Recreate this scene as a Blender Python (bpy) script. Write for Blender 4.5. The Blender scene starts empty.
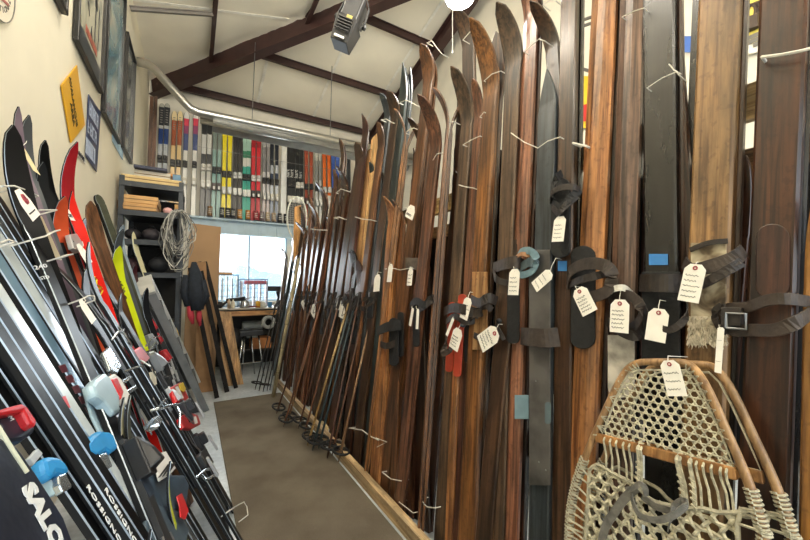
import bpy, bmesh, math, random
from mathutils import Vector as V, Matrix
rnd = random.Random(7)
S = bpy.context.scene
COL = S.collection
# ---------------------------------------------------------------- camera
F = 355.0; H = 1.25
PIT = math.atan(18 / F); YAW = math.atan(212 / (F / math.cos(PIT)))
FW = V((math.sin(YAW) * math.cos(PIT), math.cos(YAW) * math.cos(PIT), math.sin(PIT)))
RT = V((math.cos(YAW), -math.sin(YAW), 0)); UP = RT.cross(FW); CP = V((0, 0, H))
cam = bpy.data.cameras.new('camera'); cam.sensor_width = 36; cam.lens = 36 * F / 810; cam.clip_start = .02
co = bpy.data.objects.new('camera', cam); COL.objects.link(co)
m = Matrix((RT, UP, -FW)).transposed().to_4x4(); m.translation = CP; co.matrix_world = m
S.camera = co
S.view_settings.view_transform = 'Standard'; S.view_settings.look = 'None'
S.view_settings.gamma = 1; S.view_settings.use_curve_mapping = False

def ray(x, y): return FW * F + RT * (x - 405) + UP * (270 - y)
def onz(x, y, z=0): d = ray(x, y); return CP + d * ((z - H) / d.z)
def onx(x, y, X): d = ray(x, y); return CP + d * (X / d.x)
def ony(x, y, Y): d = ray(x, y); return CP + d * (Y / d.y)
def onp(x, y, P, n):
    d = ray(x, y); return CP + d * ((P - CP).dot(n) / d.dot(n))
class Plane:
    """X = x0 + l z ; normal towards the aisle"""
    def __init__(s, x0, l, side):
        s.x0, s.l = x0, l
        n = V((1, 0, -l)).normalized(); s.n = n if side > 0 else -n
        s.P = V((x0, 0, 0))
    def at(s, x, y, d=0): return onp(x, y, s.P + s.n * d, s.n)
RP = Plane(1.03, .12, -1)
LP = Plane(.22, -.48, 1)
LP2 = Plane(0, -.3, 1)

# ---------------------------------------------------------------- materials
def lin(c):
    if isinstance(c, str):
        c = c.lstrip('#'); c = [int(c[i:i + 2], 16) / 255 for i in (0, 2, 4)]
    return tuple((x / 12.92 if x <= .04045 else ((x + .055) / 1.055) ** 2.4) for x in c) + (1,)
MC = {}
def newmat(name):
    m = bpy.data.materials.new(name); m.use_nodes = True
    nt = m.node_tree; return m, nt, nt.nodes['Principled BSDF']
def N(nt, t, **kw):
    n = nt.nodes.new(t)
    for k, v in kw.items():
        if k.startswith('i_'): n.inputs[k[2:].replace('_', ' ')].default_value = v
        else: setattr(n, k, v)
    return n
def ramp(nt, stops):
    r = nt.nodes.new('ShaderNodeValToRGB'); e = r.color_ramp.elements
    while len(e) < len(stops): e.new(.5)
    for a, (p, c) in zip(e, stops): a.position = p; a.color = c
    return r
def mixc(nt, a, b, f, mode='MIX'):
    n = nt.nodes.new('ShaderNodeMix'); n.data_type = 'RGBA'; n.blend_type = mode
    for k, v in ((6, a), (7, b), (0, f)):
        if isinstance(v, (float, int, tuple)): n.inputs[k].default_value = v
        else: nt.links.new(v, n.inputs[k])
    return n.outputs[2]
def paint(c, rough=.5, metal=0, var=.12, scale=9, bump=0, spec=.5):
    key = ('p', str(c), rough, metal, var, scale, bump)
    if key in MC: return MC[key]
    m, nt, b = newmat('paint'); L = nt.links
    tc = N(nt, 'ShaderNodeTexCoord'); nz = N(nt, 'ShaderNodeTexNoise', i_Scale=scale, i_Detail=4.)
    L.new(tc.outputs['Object'], nz.inputs['Vector'])
    c = lin(c); d = tuple(x * (1 - 2 * var) for x in c[:3]) + (1,)
    r = ramp(nt, [(.3, d), (.6, c)]); L.new(nz.outputs['Fac'], r.inputs['Fac']); L.new(r.outputs['Color'], b.inputs['Base Color'])
    b.inputs['Roughness'].default_value = rough; b.inputs['Metallic'].default_value = metal
    b.inputs['Specular IOR Level'].default_value = spec
    if bump:
        bp = N(nt, 'ShaderNodeBump', i_Strength=bump, i_Distance=.01); L.new(nz.outputs['Fac'], bp.inputs['Height']); L.new(bp.outputs['Normal'], b.inputs['Normal'])
    MC[key] = m; return m
def wood(c1, c2, rough=.38, gs=1.0, wear=.35):
    """grain runs along local Z"""
    key = ('w', c1, c2, rough, gs, wear)
    if key in MC: return MC[key]
    m, nt, b = newmat('wood'); L = nt.links
    tc = N(nt, 'ShaderNodeTexCoord'); oi = N(nt, 'ShaderNodeObjectInfo')
    cmb = N(nt, 'ShaderNodeCombineXYZ')
    mul = N(nt, 'ShaderNodeMath', operation='MULTIPLY'); mul.inputs[1].default_value = 37.; L.new(oi.outputs['Random'], mul.inputs[0])
    L.new(mul.outputs[0], cmb.inputs[0]); L.new(mul.outputs[0], cmb.inputs[2])
    add = N(nt, 'ShaderNodeVectorMath', operation='ADD'); L.new(tc.outputs['Object'], add.inputs[0]); L.new(cmb.outputs[0], add.inputs[1])
    mp = N(nt, 'ShaderNodeMapping'); mp.inputs['Scale'].default_value = (70 * gs, 70 * gs, 2.2 * gs); L.new(add.outputs[0], mp.inputs['Vector'])
    n1 = N(nt, 'ShaderNodeTexNoise', i_Scale=1., i_Detail=5., i_Roughness=.6, i_Distortion=.6); L.new(mp.outputs[0], n1.inputs['Vector'])
    mp2 = N(nt, 'ShaderNodeMapping'); mp2.inputs['Scale'].default_value = (16, 16, 2.6); L.new(add.outputs[0], mp2.inputs['Vector'])
    n2 = N(nt, 'ShaderNodeTexNoise', i_Scale=1., i_Detail=5., i_Roughness=.65); L.new(mp2.outputs[0], n2.inputs['Vector'])
    a, d = lin(c1), lin(c2); a = tuple(x * .84 for x in a[:3]) + (1,); d = tuple(x * .8 for x in d[:3]) + (1,)
    mid = tuple((x * .6 + y * .4) for x, y in zip(a, d))
    r1 = ramp(nt, [(.38, d), (.5, mid), (.6, a)]); L.new(n1.outputs['Fac'], r1.inputs['Fac'])
    r2 = ramp(nt, [(.34, (.72 - wear * .9,) * 3 + (1,)), (.5, (.9, .87, .84, 1)), (.64, (1.35, 1.27, 1.17, 1))]); L.new(n2.outputs['Fac'], r2.inputs['Fac'])
    c = mixc(nt, r1.outputs['Color'], r2.outputs['Color'], 1., 'MULTIPLY')
    # fine scratches across
    mp3 = N(nt, 'ShaderNodeMapping'); mp3.inputs['Scale'].default_value = (60, 60, 45); L.new(add.outputs[0], mp3.inputs['Vector'])
    n3 = N(nt, 'ShaderNodeTexNoise', i_Scale=1., i_Detail=3.); L.new(mp3.outputs[0], n3.inputs['Vector'])
    r3 = ramp(nt, [(.33, (.55, .5, .5, 1)), (.42, (1, 1, 1, 1))]); L.new(n3.outputs['Fac'], r3.inputs['Fac'])
    c = mixc(nt, c, r3.outputs['Color'], .6, 'MULTIPLY')
    L.new(c, b.inputs['Base Color'])
    rr = N(nt, 'ShaderNodeMapRange'); rr.inputs['To Min'].default_value = rough + .18; rr.inputs['To Max'].default_value = rough - .08
    L.new(n2.outputs['Fac'], rr.inputs['Value']); L.new(rr.outputs[0], b.inputs['Roughness'])
    b.inputs['Coat Weight'].default_value = .1; b.inputs['Coat Roughness'].default_value = .22
    bp = N(nt, 'ShaderNodeBump', i_Strength=.3, i_Distance=.002); L.new(n1.outputs['Fac'], bp.inputs['Height']); L.new(bp.outputs['Normal'], b.inputs['Normal'])
    MC[key] = m; return m
def stripes(cols, axis='Z', rough=.3, period=None):
    """hard colour bands along a local axis: cols = [(pos, colour)...] in metres"""
    key = ('s', str(cols), axis, rough)
    if key in MC: return MC[key]
    m, nt, b = newmat('graphic'); L = nt.links
    tc = N(nt, 'ShaderNodeTexCoord'); sp = N(nt, 'ShaderNodeSeparateXYZ'); L.new(tc.outputs['Object'], sp.inputs[0])
    hi = max(p for p, _ in cols) + .5
    dv = N(nt, 'ShaderNodeMath', operation='DIVIDE'); dv.inputs[1].default_value = hi; L.new(sp.outputs[axis], dv.inputs[0])
    r = ramp(nt, [(p / hi, lin(c)) for p, c in cols]); r.color_ramp.interpolation = 'CONSTANT'
    L.new(dv.outputs[0], r.inputs['Fac']); L.new(r.outputs['Color'], b.inputs['Base Color']); b.inputs['Roughness'].default_value = rough
    MC[key] = m; return m
def glow(c, s):
    m, nt, b = newmat('lamp_glow'); b.inputs['Emission Color'].default_value = lin(c); b.inputs['Emission Strength'].default_value = s
    return m
def glassmat():
    m, nt, b = newmat('glass')
    g = N(nt, 'ShaderNodeBsdfGlossy', i_Roughness=.05); t = N(nt, 'ShaderNodeBsdfTransparent'); mx = N(nt, 'ShaderNodeMixShader'); mx.inputs[0].default_value = .08
    nt.links.new(t.outputs[0], mx.inputs[1]); nt.links.new(g.outputs[0], mx.inputs[2]); nt.links.new(mx.outputs[0], nt.nodes['Material Output'].inputs['Surface'])
    return m

BLACK = paint('#141416', .5); DGREY = paint('#2b2c2e', .5); STEEL = paint('#9a9c9e', .3, .9); CHROME = paint('#c9cccf', .15, 1., .04)
LEATHER = paint('#2a221d', .55, 0, .25, 40, .3); LEATHER2 = paint('#3d332c', .6, 0, .25, 40, .3); RUBBER = paint('#17181a', .7, 0, .2, 60, .3)
CORD = paint('#d9d6cc', .8, 0, .1, 50); PAPER = paint('#f3efe6', .8, 0, .05, 20); INK = paint('#2c2c33', .8); REDRING = paint('#a03a44', .7)
BLUETAPE = paint('#3d86cf', .7); PINE = wood('#d9b683', '#b98d55', .6, 1, .12); WHITE = paint('#e4e4e0', .5, 0, .06)

# ---------------------------------------------------------------- object helpers
MW = {}
def tag(o, label=None, cat=None, group=None, kind=None):
    if label: o['label'] = label
    if cat: o['category'] = cat
    if group: o['group'] = group
    if kind: o['kind'] = kind
    return o
def finish(name, me, mats, parent=None, M=None, smooth=False):
    """me is given in the frame M (world if None)"""
    M = M or Matrix.Identity(4)
    o = bpy.data.objects.new(name, me)
    if isinstance(mats, (list, tuple)):
        for q in mats: me.materials.append(q)
    elif mats: me.materials.append(mats)
    COL.objects.link(o)
    if parent is not None:
        o.parent = parent; o.matrix_local = MW[parent.name].inverted() @ M
    else: o.matrix_world = M
    MW[o.name] = M.copy()
    if smooth:
        for p in me.polygons: p.use_smooth = True
    return o
def empty(name, loc, label=None, cat=None, group=None, M=None):
    o = bpy.data.objects.new(name, None); o.empty_display_size = .05; COL.objects.link(o)
    M = M or Matrix.Translation(V(loc)); o.matrix_world = M; MW[o.name] = M.copy()
    return tag(o, label, cat, group)
class MB:
    def __init__(s): s.v = []; s.f = []; s.mi = []
    def add(s, vs, fs, mi=0):
        k = len(s.v); s.v += [V(q) for q in vs]; s.f += [tuple(i + k for i in f) for f in fs]; s.mi += [mi] * len(fs)
    def box(s, c, sz, R=None, mi=0):
        c = V(c); a, b, d = [q / 2 for q in sz]; vs = []
        for x in (-a, a):
            for y in (-b, b):
                for z in (-d, d):
                    p = V((x, y, z)); vs.append(c + (R @ p if R else p))
        s.add(vs, [(0, 1, 3, 2), (4, 6, 7, 5), (0, 4, 5, 1), (2, 3, 7, 6), (0, 2, 6, 4), (1, 5, 7, 3)], mi); return s
    def box2(s, a, b, mi=0):
        a, b = V(a), V(b); return s.box((a + b) / 2, [abs(q) for q in (b - a)], None, mi)
    def tube(s, pts, r, n=6, cap=True, mi=0):
        pts = [V(p) for p in pts]; rs = r if isinstance(r, (list, tuple)) else [r] * len(pts)
        t0 = (pts[1] - pts[0]).normalized(); a = t0.orthogonal().normalized(); rings = []
        for i, p in enumerate(pts):
            t = (pts[min(i + 1, len(pts) - 1)] - pts[max(i - 1, 0)])
            t = t.normalized() if t.length > 1e-9 else t0
            a = (a - t * a.dot(t)); a = a.normalized() if a.length > 1e-6 else t.orthogonal().normalized()
            b = t.cross(a)
            rings.append([p + (a * math.cos(2 * math.pi * k / n) + b * math.sin(2 * math.pi * k / n)) * rs[i] for k in range(n)])
        vs = [q for rg in rings for q in rg]; fs = []
        for i in range(len(pts) - 1):
            for k in range(n): fs.append((i * n + k, i * n + (k + 1) % n, (i + 1) * n + (k + 1) % n, (i + 1) * n + k))
        if cap: fs.append(tuple(range(n))[::-1]); fs.append(tuple((len(pts) - 1) * n + k for k in range(n)))
        s.add(vs, fs, mi); return s
    def ribbon(s, pts, wd, w, t, mi=0):
        """flat strap along pts; wd = direction of its width (vector or list)"""
        pts = [V(p) for p in pts]; vs = []; n = len(pts)
        for i, p in enumerate(pts):
            tg = (pts[min(i + 1, n - 1)] - pts[max(i - 1, 0)]).normalized()
            d = V(wd[i] if isinstance(wd, list) else wd); d = (d - tg * d.dot(tg)).normalized(); q = tg.cross(d)
            for a, b in ((-1, -1), (1, -1), (1, 1), (-1, 1)): vs.append(p + d * a * w / 2 + q * b * t / 2)
        fs = []
        for i in range(n - 1):
            for k in range(4): fs.append((i * 4 + k, i * 4 + (k + 1) % 4, i * 4 + 4 + (k + 1) % 4, i * 4 + 4 + k))
        fs += [(3, 2, 1, 0), tuple((n - 1) * 4 + k for k in range(4))]
        s.add(vs, fs, mi); return s
    def prism(s, poly, d, mi=0):
        """polygon (list of 3D points) thickened by vector d"""
        poly = [V(p) for p in poly]; n = len(poly); d = V(d)
        s.add(poly + [p + d for p in poly], [tuple(range(n))[::-1], tuple(range(n, 2 * n))] + [(i, (i + 1) % n, n + (i + 1) % n, n + i) for i in range(n)], mi); return s
    def lathe(s, c, prof, ax=V((0, 0, 1)), n=14, mi=0):
        c = V(c); ax = V(ax).normalized(); a = ax.orthogonal().normalized(); b = ax.cross(a); vs = []
        for r, z in prof:
            for k in range(n): vs.append(c + ax * z + (a * math.cos(2 * math.pi * k / n) + b * math.sin(2 * math.pi * k / n)) * max(r, 1e-4))
        fs = []
        for i in range(len(prof) - 1):
            for k in range(n): fs.append((i * n + k, i * n + (k + 1) % n, (i + 1) * n + (k + 1) % n, (i + 1) * n + k))
        fs += [tuple(range(n))[::-1], tuple((len(prof) - 1) * n + k for k in range(n))]
        s.add(vs, fs, mi); return s
    def ball(s, c, r, n=10, mi=0, sc=(1, 1, 1)):
        vs = []; c = V(c)
        for i in range(n // 2 + 1):
            th = math.pi * i / (n // 2)
            for k in range(n):
                ph = 2 * math.pi * k / n
                vs.append(c + V((max(math.sin(th), .01) * math.cos(ph) * sc[0], max(math.sin(th), .01) * math.sin(ph) * sc[1], math.cos(th) * sc[2])) * r)
        fs = [(i * n + k, (i + 1) * n + k, (i + 1) * n + (k + 1) % n, i * n + (k + 1) % n) for i in range(n // 2) for k in range(n)]
        s.add(vs, fs, mi); return s
    def build(s, name, mats, parent=None, org=None, smooth=False, bev=0, M=None):
        """vertices are in world space (unless M: then in frame M); org = origin of a top-level mesh"""
        me = bpy.data.meshes.new(name)
        base = Matrix.Identity(4)
        vs = s.v
        if M is None:
            if parent is not None: M = MW[parent.name].copy()
            elif org is not None: M = Matrix.Translation(V(org))
            else:
                lo = [min(v[i] for v in s.v) for i in range(3)]; hi = [max(v[i] for v in s.v) for i in range(3)]
                M = Matrix.Translation(V(((lo[0] + hi[0]) / 2, (lo[1] + hi[1]) / 2, lo[2])))
            inv = M.inverted(); vs = [inv @ v for v in s.v]
        me.from_pydata([tuple(v) for v in vs], [], s.f); me.update()
        for p, k in zip(me.polygons, s.mi): p.material_index = k
        bm = bmesh.new(); bm.from_mesh(me); bmesh.ops.recalc_face_normals(bm, faces=bm.faces); bm.to_mesh(me); bm.free()
        o = finish(name, me, mats, parent, M, smooth)
        if smooth == 'auto':
            pass
        if bev:
            md = o.modifiers.new('b', 'BEVEL'); md.width = bev; md.segments = 2; md.limit_method = 'ANGLE'
        return o
def struct(o): o['kind'] = 'structure'; return o
def text(s, M, size, mat, parent, name='lettering', depth=.0006, shear=0, align='LEFT', bold=0):
    cu = bpy.data.curves.new('t', 'FONT'); cu.body = s; cu.size = size; cu.extrude = depth; cu.align_x = align; cu.shear = shear; cu.offset = bold; cu.resolution_u = 2
    t = bpy.data.objects.new('t', cu); me = bpy.data.meshes.new_from_object(t); bpy.data.objects.remove(t)
    return finish(name, me, mat, parent, M)
def frame(P, x, y):
    """matrix with X along x, Y along y (orthogonalised), Z = X x Y"""
    x = V(x).normalized(); y = V(y); y = (y - x * y.dot(x)).normalized(); z = x.cross(y)
    M = Matrix((x, y, z)).transposed().to_4x4(); M.translation = V(P); return M

# ---------------------------------------------------------------- the ski board
def board_mesh(L, hw, th, tip=.2, curl=.1, tipw=1.06, tailw=1.0, waist=.9, style='round', ridge=0, cham=.86):
    """local frame: Z along the ski, X across, +Y = top face"""
    st = []; n = 26
    zs = [0, .004] + [L * k / 14 for k in range(1, 12)]
    z = zs[-1]
    zt = L - tip
    zs = [q for q in zs if q < zt - .02] + [zt] + [zt + tip * k / 10 for k in range(1, 11)]
    vs = []; fs = []; mi = []
    for q in zs:
        f = q / L
        w = waist + (1 - waist) * abs(2 * f - 1) ** 1.5
        w = w * (tailw + (tipw - tailw) * f)
        y0 = 0
        t = th * (.55 + .45 * math.sin(math.pi * min(1, max(0, f))) ** .8)
        if q > zt:
            s = (q - zt) / tip; y0 = curl * s ** 2; t = th * (.55 - .15 * s)
            if style == 'round': w *= math.sqrt(max(0, 1 - max(0, (s - .35) / .65) ** 2.2)) * .97 + .03
            elif style == 'point': w *= max(.03, 1 - s ** 1.7)
            elif style == 'blunt': w *= max(.3, 1 - .55 * s ** 2.5)
            elif style == 'spoon': w *= (1 + .12 * math.sin(math.pi * min(1, s * 1.5))) * (math.sqrt(max(0, 1 - max(0, (s - .5) / .5) ** 2)) * .94 + .06)
        w = hw * w
        if ridge: pr = [(-w, 0), (w, 0), (w, t * .55), (w * .3, t), (-w * .3, t), (-w, t * .55)]
        else: pr = [(-w, 0), (w, 0), (w, t * .8), (w * cham, t), (-w * cham, t), (-w, t * .8)]
        # bevel of the tip: rotate profile along the curl
        k = 2 * curl * ((q - zt) / tip) / tip if q > zt else 0
        a = math.atan(k); lift = 0
        for x, y in pr: vs.append((x, y0 + y * math.cos(a), q - y * math.sin(a) - (0 if q <= zt else curl * .25 * ((q - zt) / tip) ** 3)))
    m_ = len(zs)
    for i in range(m_ - 1):
        for k in range(6):
            fs.append((i * 6 + k, i * 6 + (k + 1) % 6, i * 6 + 6 + (k + 1) % 6, i * 6 + 6 + k)); mi.append((2, 1, 3, 0, 3, 1)[k])
    fs.append((5, 4, 3, 2, 1, 0)); mi.append(1); fs.append(tuple((m_ - 1) * 6 + k for k in range(6))); mi.append(1)
    me = bpy.data.meshes.new('board'); me.from_pydata(vs, [], fs); me.update()
    for p, k in zip(me.polygons, mi): p.material_index = k; p.use_smooth = True
    for e in me.edges:
        a, b = e.vertices
        if abs(a - b) == 6 or max(a, b) < 6 or min(a, b) >= (m_ - 1) * 6: e.use_edge_sharp = True
    return me
def place_ski(plane, row, up, top, d=0, turn=0, zlow=0.0, **kw):
    """row=(y,xl,xr): edges in one pixel row; up=(y,x): centre in a higher row; top = pixel row of the tip (or height in metres if < 4)"""
    y, xl, xr = row
    a, b = plane.at(xl, y, d), plane.at(xr, y, d); c = (a + b) / 2
    if isinstance(up, tuple): e = plane.at(up[1], up[0], d); u = (e - c).normalized() if e.z > c.z else (c - e).normalized()
    else: u = V((plane.l, up, 1)).normalized()
    P0 = c + u * ((zlow - c.z) / u.z)
    n = (plane.n - u * plane.n.dot(u)).normalized(); X = n.cross(u)
    hw = abs((b - a).dot(X)) / 2
    if isinstance(top, float): Lg = min(top, kw.get('maxl', 9))
    else:
        lo, hi = 0, 4.
        for _ in range(30):
            md = (lo + hi) / 2; p = P0 + u * md + n * kw.get('curl', .1); v = p - CP
            py = 270 - F * v.dot(UP) / v.dot(FW)
            if py > top and v.dot(FW) > 0: lo = md
            else: hi = md
        Lg = min(lo, kw.get('maxl', 9))
    if turn:
        R = Matrix.Rotation(turn, 3, u); n = R @ n; X = R @ X
    M = Matrix((X, n, u)).transposed().to_4x4(); M.translation = P0
    return M, Lg, hw
SKI = {}
def ski(name, plane, row, up, top, mat, side=None, edge=None, th=.022, d=0, label=None, group=None, turn=0, hw=None, base=None, cat='ski', zlow=0.0, **kw):
    M, Lg, h = place_ski(plane, row, up, top, d, turn, zlow, **kw)
    if hw: h = hw
    h = min(h, kw.pop('maxw', 1)); kw.pop('maxl', 0)
    me = board_mesh(Lg, h, th, **kw)
    o = finish(name, me, [mat, side or mat, base or mat, edge or mat], None, M)
    tag(o, label, cat, group); SKI[o.name] = (M, Lg, h, th)
    return o
# ================================================================ THE SETTING
WL, YB, ZE, SL = -.66, 6.6, 4.46, .265      # left wall, back wall, eave height, roof slope
XR, YF = 3.3, -3.2
def roofz(x, y): return ZE + SL * min(YB - y, x - WL)
# floor
def concrete():
    m, nt, b = newmat('concrete'); L = nt.links
    tc = N(nt, 'ShaderNodeTexCoord'); n1 = N(nt, 'ShaderNodeTexNoise', i_Scale=2.2, i_Detail=8.); n2 = N(nt, 'ShaderNodeTexNoise', i_Scale=30., i_Detail=4.)
    L.new(tc.outputs['Object'], n1.inputs['Vector']); L.new(tc.outputs['Object'], n2.inputs['Vector'])
    r = ramp(nt, [(.3, lin('#8f979d')), (.5, lin('#b6bec4')), (.7, lin('#d3d8dc'))]); L.new(n1.outputs['Fac'], r.inputs['Fac'])
    r2 = ramp(nt, [(.4, (.7, .7, .7, 1)), (.6, (1, 1, 1, 1))]); L.new(n2.outputs['Fac'], r2.inputs['Fac'])
    L.new(mixc(nt, r.outputs['Color'], r2.outputs['Color'], .5, 'MULTIPLY'), b.inputs['Base Color']); b.inputs['Roughness'].default_value = .42
    return m
def carpetmat():
    m, nt, b = newmat('carpet'); L = nt.links
    tc = N(nt, 'ShaderNodeTexCoord'); n1 = N(nt, 'ShaderNodeTexNoise', i_Scale=2.5, i_Detail=6.); n2 = N(nt, 'ShaderNodeTexNoise', i_Scale=260., i_Detail=2.)
    L.new(tc.outputs['Object'], n1.inputs['Vector']); L.new(tc.outputs['Object'], n2.inputs['Vector'])
    r = ramp(nt, [(.3, lin('#5d554a')), (.55, lin('#746b5e')), (.75, lin('#7f7566'))]); L.new(n1.outputs['Fac'], r.inputs['Fac'])
    r2 = ramp(nt, [(.35, (.62, .62, .62, 1)), (.65, (1, 1, 1, 1))]); L.new(n2.outputs['Fac'], r2.inputs['Fac'])
    L.new(mixc(nt, r.outputs['Color'], r2.outputs['Color'], .7, 'MULTIPLY'), b.inputs['Base Color']); b.inputs['Roughness'].default_value = .95
    b.inputs['Specular IOR Level'].default_value = .1
    bp = N(nt, 'ShaderNodeBump', i_Strength=.5, i_Distance=.003); L.new(n2.outputs['Fac'], bp.inputs['Height']); L.new(bp.outputs['Normal'], b.inputs['Normal'])
    return m
WALLM = paint('#e3dcc6', .75, 0, .03, 3); WALLB = paint('#dcd6c6', .8, 0, .05, 4)
struct(MB().box2((WL - .2, YF, -.1), (XR + .2, YB + .2, 0)).build('floor', concrete()))
struct(MB().prism([(WL, YF, 0), (WL, YB, 0), (WL, YB, ZE), (WL, YF, ZE)], (-.12, 0, 0)).build('wall_left', WALLM))
# window opening in the back wall
wa, wb = ony(216, 234, YB), ony(285, 299, YB); WX0, WX1, WZ0, WZ1 = wa.x - .02, wb.x + .02, 1.02, ony(249, 234, YB).z
b_ = MB()
b_.box2((WL - .12, YB, 0), (WX0, YB + .14, ZE + .3)); b_.box2((WX1, YB, 0), (XR + .12, YB + .14, ZE + .3))
b_.box2((WX0, YB, 0), (WX1, YB + .14, WZ0)); b_.box2((WX0, YB, WZ1), (WX1, YB + .14, ZE + .3))
struct(b_.build('wall_back', WALLB))
struct(MB().box2((XR, YF, 0), (XR + .12, YB, 5.6)).build('wall_right', WALLB))
fb = MB(); fb.box2((WL - .12, YF - .12, 0), (WL + .25, YF, 5.2)); fb.box2((2.9, YF - .12, 0), (XR + .12, YF, 6.)); fb.box2((WL + .25, YF - .12, 3.3), (2.9, YF, 6.9))
struct(fb.build('wall_front', WALLB))
# window
wr = empty('window_1', (WX0, YB, WZ0)); wr['kind'] = 'structure'
FRM = paint('#9db3c2', .5, 0, .05)
fm = MB(); y0, y1 = YB + .0, YB + .07
for x in (WX0, WX1 - .035): fm.box2((x, y0, WZ0), (x + .035, y1, WZ1))
for z in (WZ0, WZ1 - .035): fm.box2((WX0, y0, z), (WX1, y1, z + .035))
fm.build('window_frame', FRM, wr)
mx = ony(249, 260, YB).x; mm = MB(); mm.box2((mx - .016, y0 + .01, WZ0), (mx + .016, y1 - .01, WZ1)); mm.build('mullion', FRM, wr)
gl = glassmat()
for a, b2 in ((WX0 + .035, mx - .016), (mx + .016, WX1 - .035)):
    MB().box2((a, YB + .04, WZ0 + .03), (b2, YB + .045, WZ1 - .03)).build('pane', gl, wr)
struct(MB().box2((WX0 - .05, YB - .1, WZ0 - .04), (WX1 + .05, YB + .02, WZ0)).build('trim_1', paint('#b9b2a0', .6)))
# hills and buildings outside
hb = MB(); n = 60
for (Y, zb, amp, x0, x1) in ((120, 1.2, 11, -30, 130),):
    vs = []; pk = [(0, 6), (18, 15), (30, 11.5), (44, 7.5), (60, 9.5), (80, 9), (110, 6)]
    def hz(x):
        for (a, p), (c, q) in zip(pk, pk[1:]):
            if a <= x <= c: t = (x - a) / (c - a); t = t * t * (3 - 2 * t); return p + (q - p) * t
        return 6
    for i in range(n + 1):
        x = x0 + (x1 - x0) * i / n; z = hz(x) * .82 + .5 * math.sin(x * .9) * .6
        for j in range(5): vs.append((x, Y + j * 18, -3 + (z + 3) * math.sin(math.pi * .5 * (j / 4)) + .4 * math.sin(x * .5 + j)))
    fs = [(i * 5 + j, (i + 1) * 5 + j, (i + 1) * 5 + j + 1, i * 5 + j + 1) for i in range(n) for j in range(4)]
    hb.add(vs, fs)
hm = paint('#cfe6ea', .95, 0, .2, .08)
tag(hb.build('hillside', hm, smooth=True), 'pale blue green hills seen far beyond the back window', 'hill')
struct(MB().box2((-60, YB + .6, -.3), (160, 240, -.2)).build('ground', paint('#b9c7c4', .9)))

# ceiling: two slopes meeting on the hip over the back left corner
PURL = [6.5, 5.45, 4.35, 3.25, 2.15, 1.05, 0, -1.1, -2.2]
def sag(t, k): return -.028 * abs(math.sin(math.pi * t)) ** .7 * k
cm = paint('#efe8d6', .7, 0, .05, 1.5)
cb = MB(); nx, ny = 84, 98; x0, x1 = WL, XR + .12
vs = []
for i in range(nx + 1):
    for j in range(ny + 1):
        x = x0 + (x1 - x0) * i / nx; y = YB - (YB - YF) * j / ny
        back = (YB - y) <= (x - WL)
        s = sag(((x + 5.) / .98) % 1, 1) if back else sag(((y + 5.) / .98) % 1, 1)
        d = (YB - y) if back else (x - WL); s2 = abs(math.sin(math.pi * ((d - .1) / 1.08)))
        vs.append((x, y, roofz(x, y) + s * s2))
fs = [(i * (ny + 1) + j, (i + 1) * (ny + 1) + j, (i + 1) * (ny + 1) + j + 1, i * (ny + 1) + j + 1) for i in range(nx) for j in range(ny)]
cb.add(vs, fs); co_ = cb.build('ceiling', cm, smooth=True); struct(co_)
sb = MB().box2((WL - .12, YF - .12, 0), (WL - .119, YF - .119, .01))
# outer roof sheet keeps the sky out
rb = MB(); vs = []
for (x, y) in ((WL - .2, YB + .2), (XR + .3, YB + .2), (XR + .3, YF - .2), (WL - .2, YF - .2)): pass
rb.prism([(WL - .3, YB + .3, ZE + .12), (XR + .3, YB + .3, ZE + .12), (XR + .3, YB - (XR - WL), ZE + .2 + SL * (XR - WL)), ], (0, 0, .03))
rb.prism([(WL - .3, YB + .3, ZE + .12), (XR + .3, YB - (XR - WL), ZE + .2 + SL * (XR - WL)), (XR + .3, YF - .3, ZE + .2 + SL * (XR - WL)), (WL - .3, YF - .3, ZE + .12)], (0, 0, .03))
struct(rb.build('roof', paint('#8a8d90', .6)))
# purlins and rafters (steel, dark red primer)
RED = paint('#3d2723', .5, 0, .15, 6)
k = 2
def beam(name, a, b, w, h, mat=RED, fl=.012):
    """I section hung below the line a-b"""
    a, b = V(a), V(b); u = (b - a).normalized(); s = u.cross(V((0, 0, 1))).normalized(); q = s.cross(u).normalized()
    if q.z > 0: q = -q
    mb = MB()
    def bar(o, w_, h_):
        c = [a + s * x + q * (o + z) for x, z in ((-w_ / 2, 0), (w_ / 2, 0), (w_ / 2, h_), (-w_ / 2, h_))]
        mb.prism(c, b - a)
    bar(0, w, fl); bar(h - fl, w, fl); bar(fl, fl * .8, h - 2 * fl)
    o = mb.build(name, mat); return struct(o)
for p in PURL:
    d = YB - p; xs = WL + d
    if xs < XR: beam('trim_%d' % k, (xs, p, roofz(xs, p) - .01), (XR, p, roofz(XR, p) - .01), .05, .11); k += 1
    if .5 < d < XR - WL and 0: beam('trim_%d' % k, (xs, p, roofz(xs, p) - .01), (xs, YF, roofz(xs, YF) - .01), .05, .11); k += 1
for d in (.8, 1.9, 2.9): beam('trim_%d' % k, (WL + d, YB - d, roofz(WL + d, YB - d) - .01), (WL + d, YF, roofz(WL + d, YF) - .01), .05, .11); k += 1
def onroof(x, y):                     # pixel -> point on the back slope
    n = V((0, SL, 1)).normalized(); return onp(x, y, V((0, YB, ZE - .15)), n)
r1, r2 = onroof(375, 132), onroof(466, 0)
xr = (r1.x + r2.x) / 2
beam('trim_%d' % k, (xr, YB, ZE - .1), (xr, 3.3 if xr - WL > 3.3 else YB - (xr - WL), ZE - .1 + SL * min(3.3, xr - WL)), .13, .2); k += 1
beam('trim_%d' % k, (WL + .02, YB - .02, ZE + .03), (WL + 3.9, YB - 3.9, ZE + .03 + SL * 3.9), .15, .31); k += 1
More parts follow.
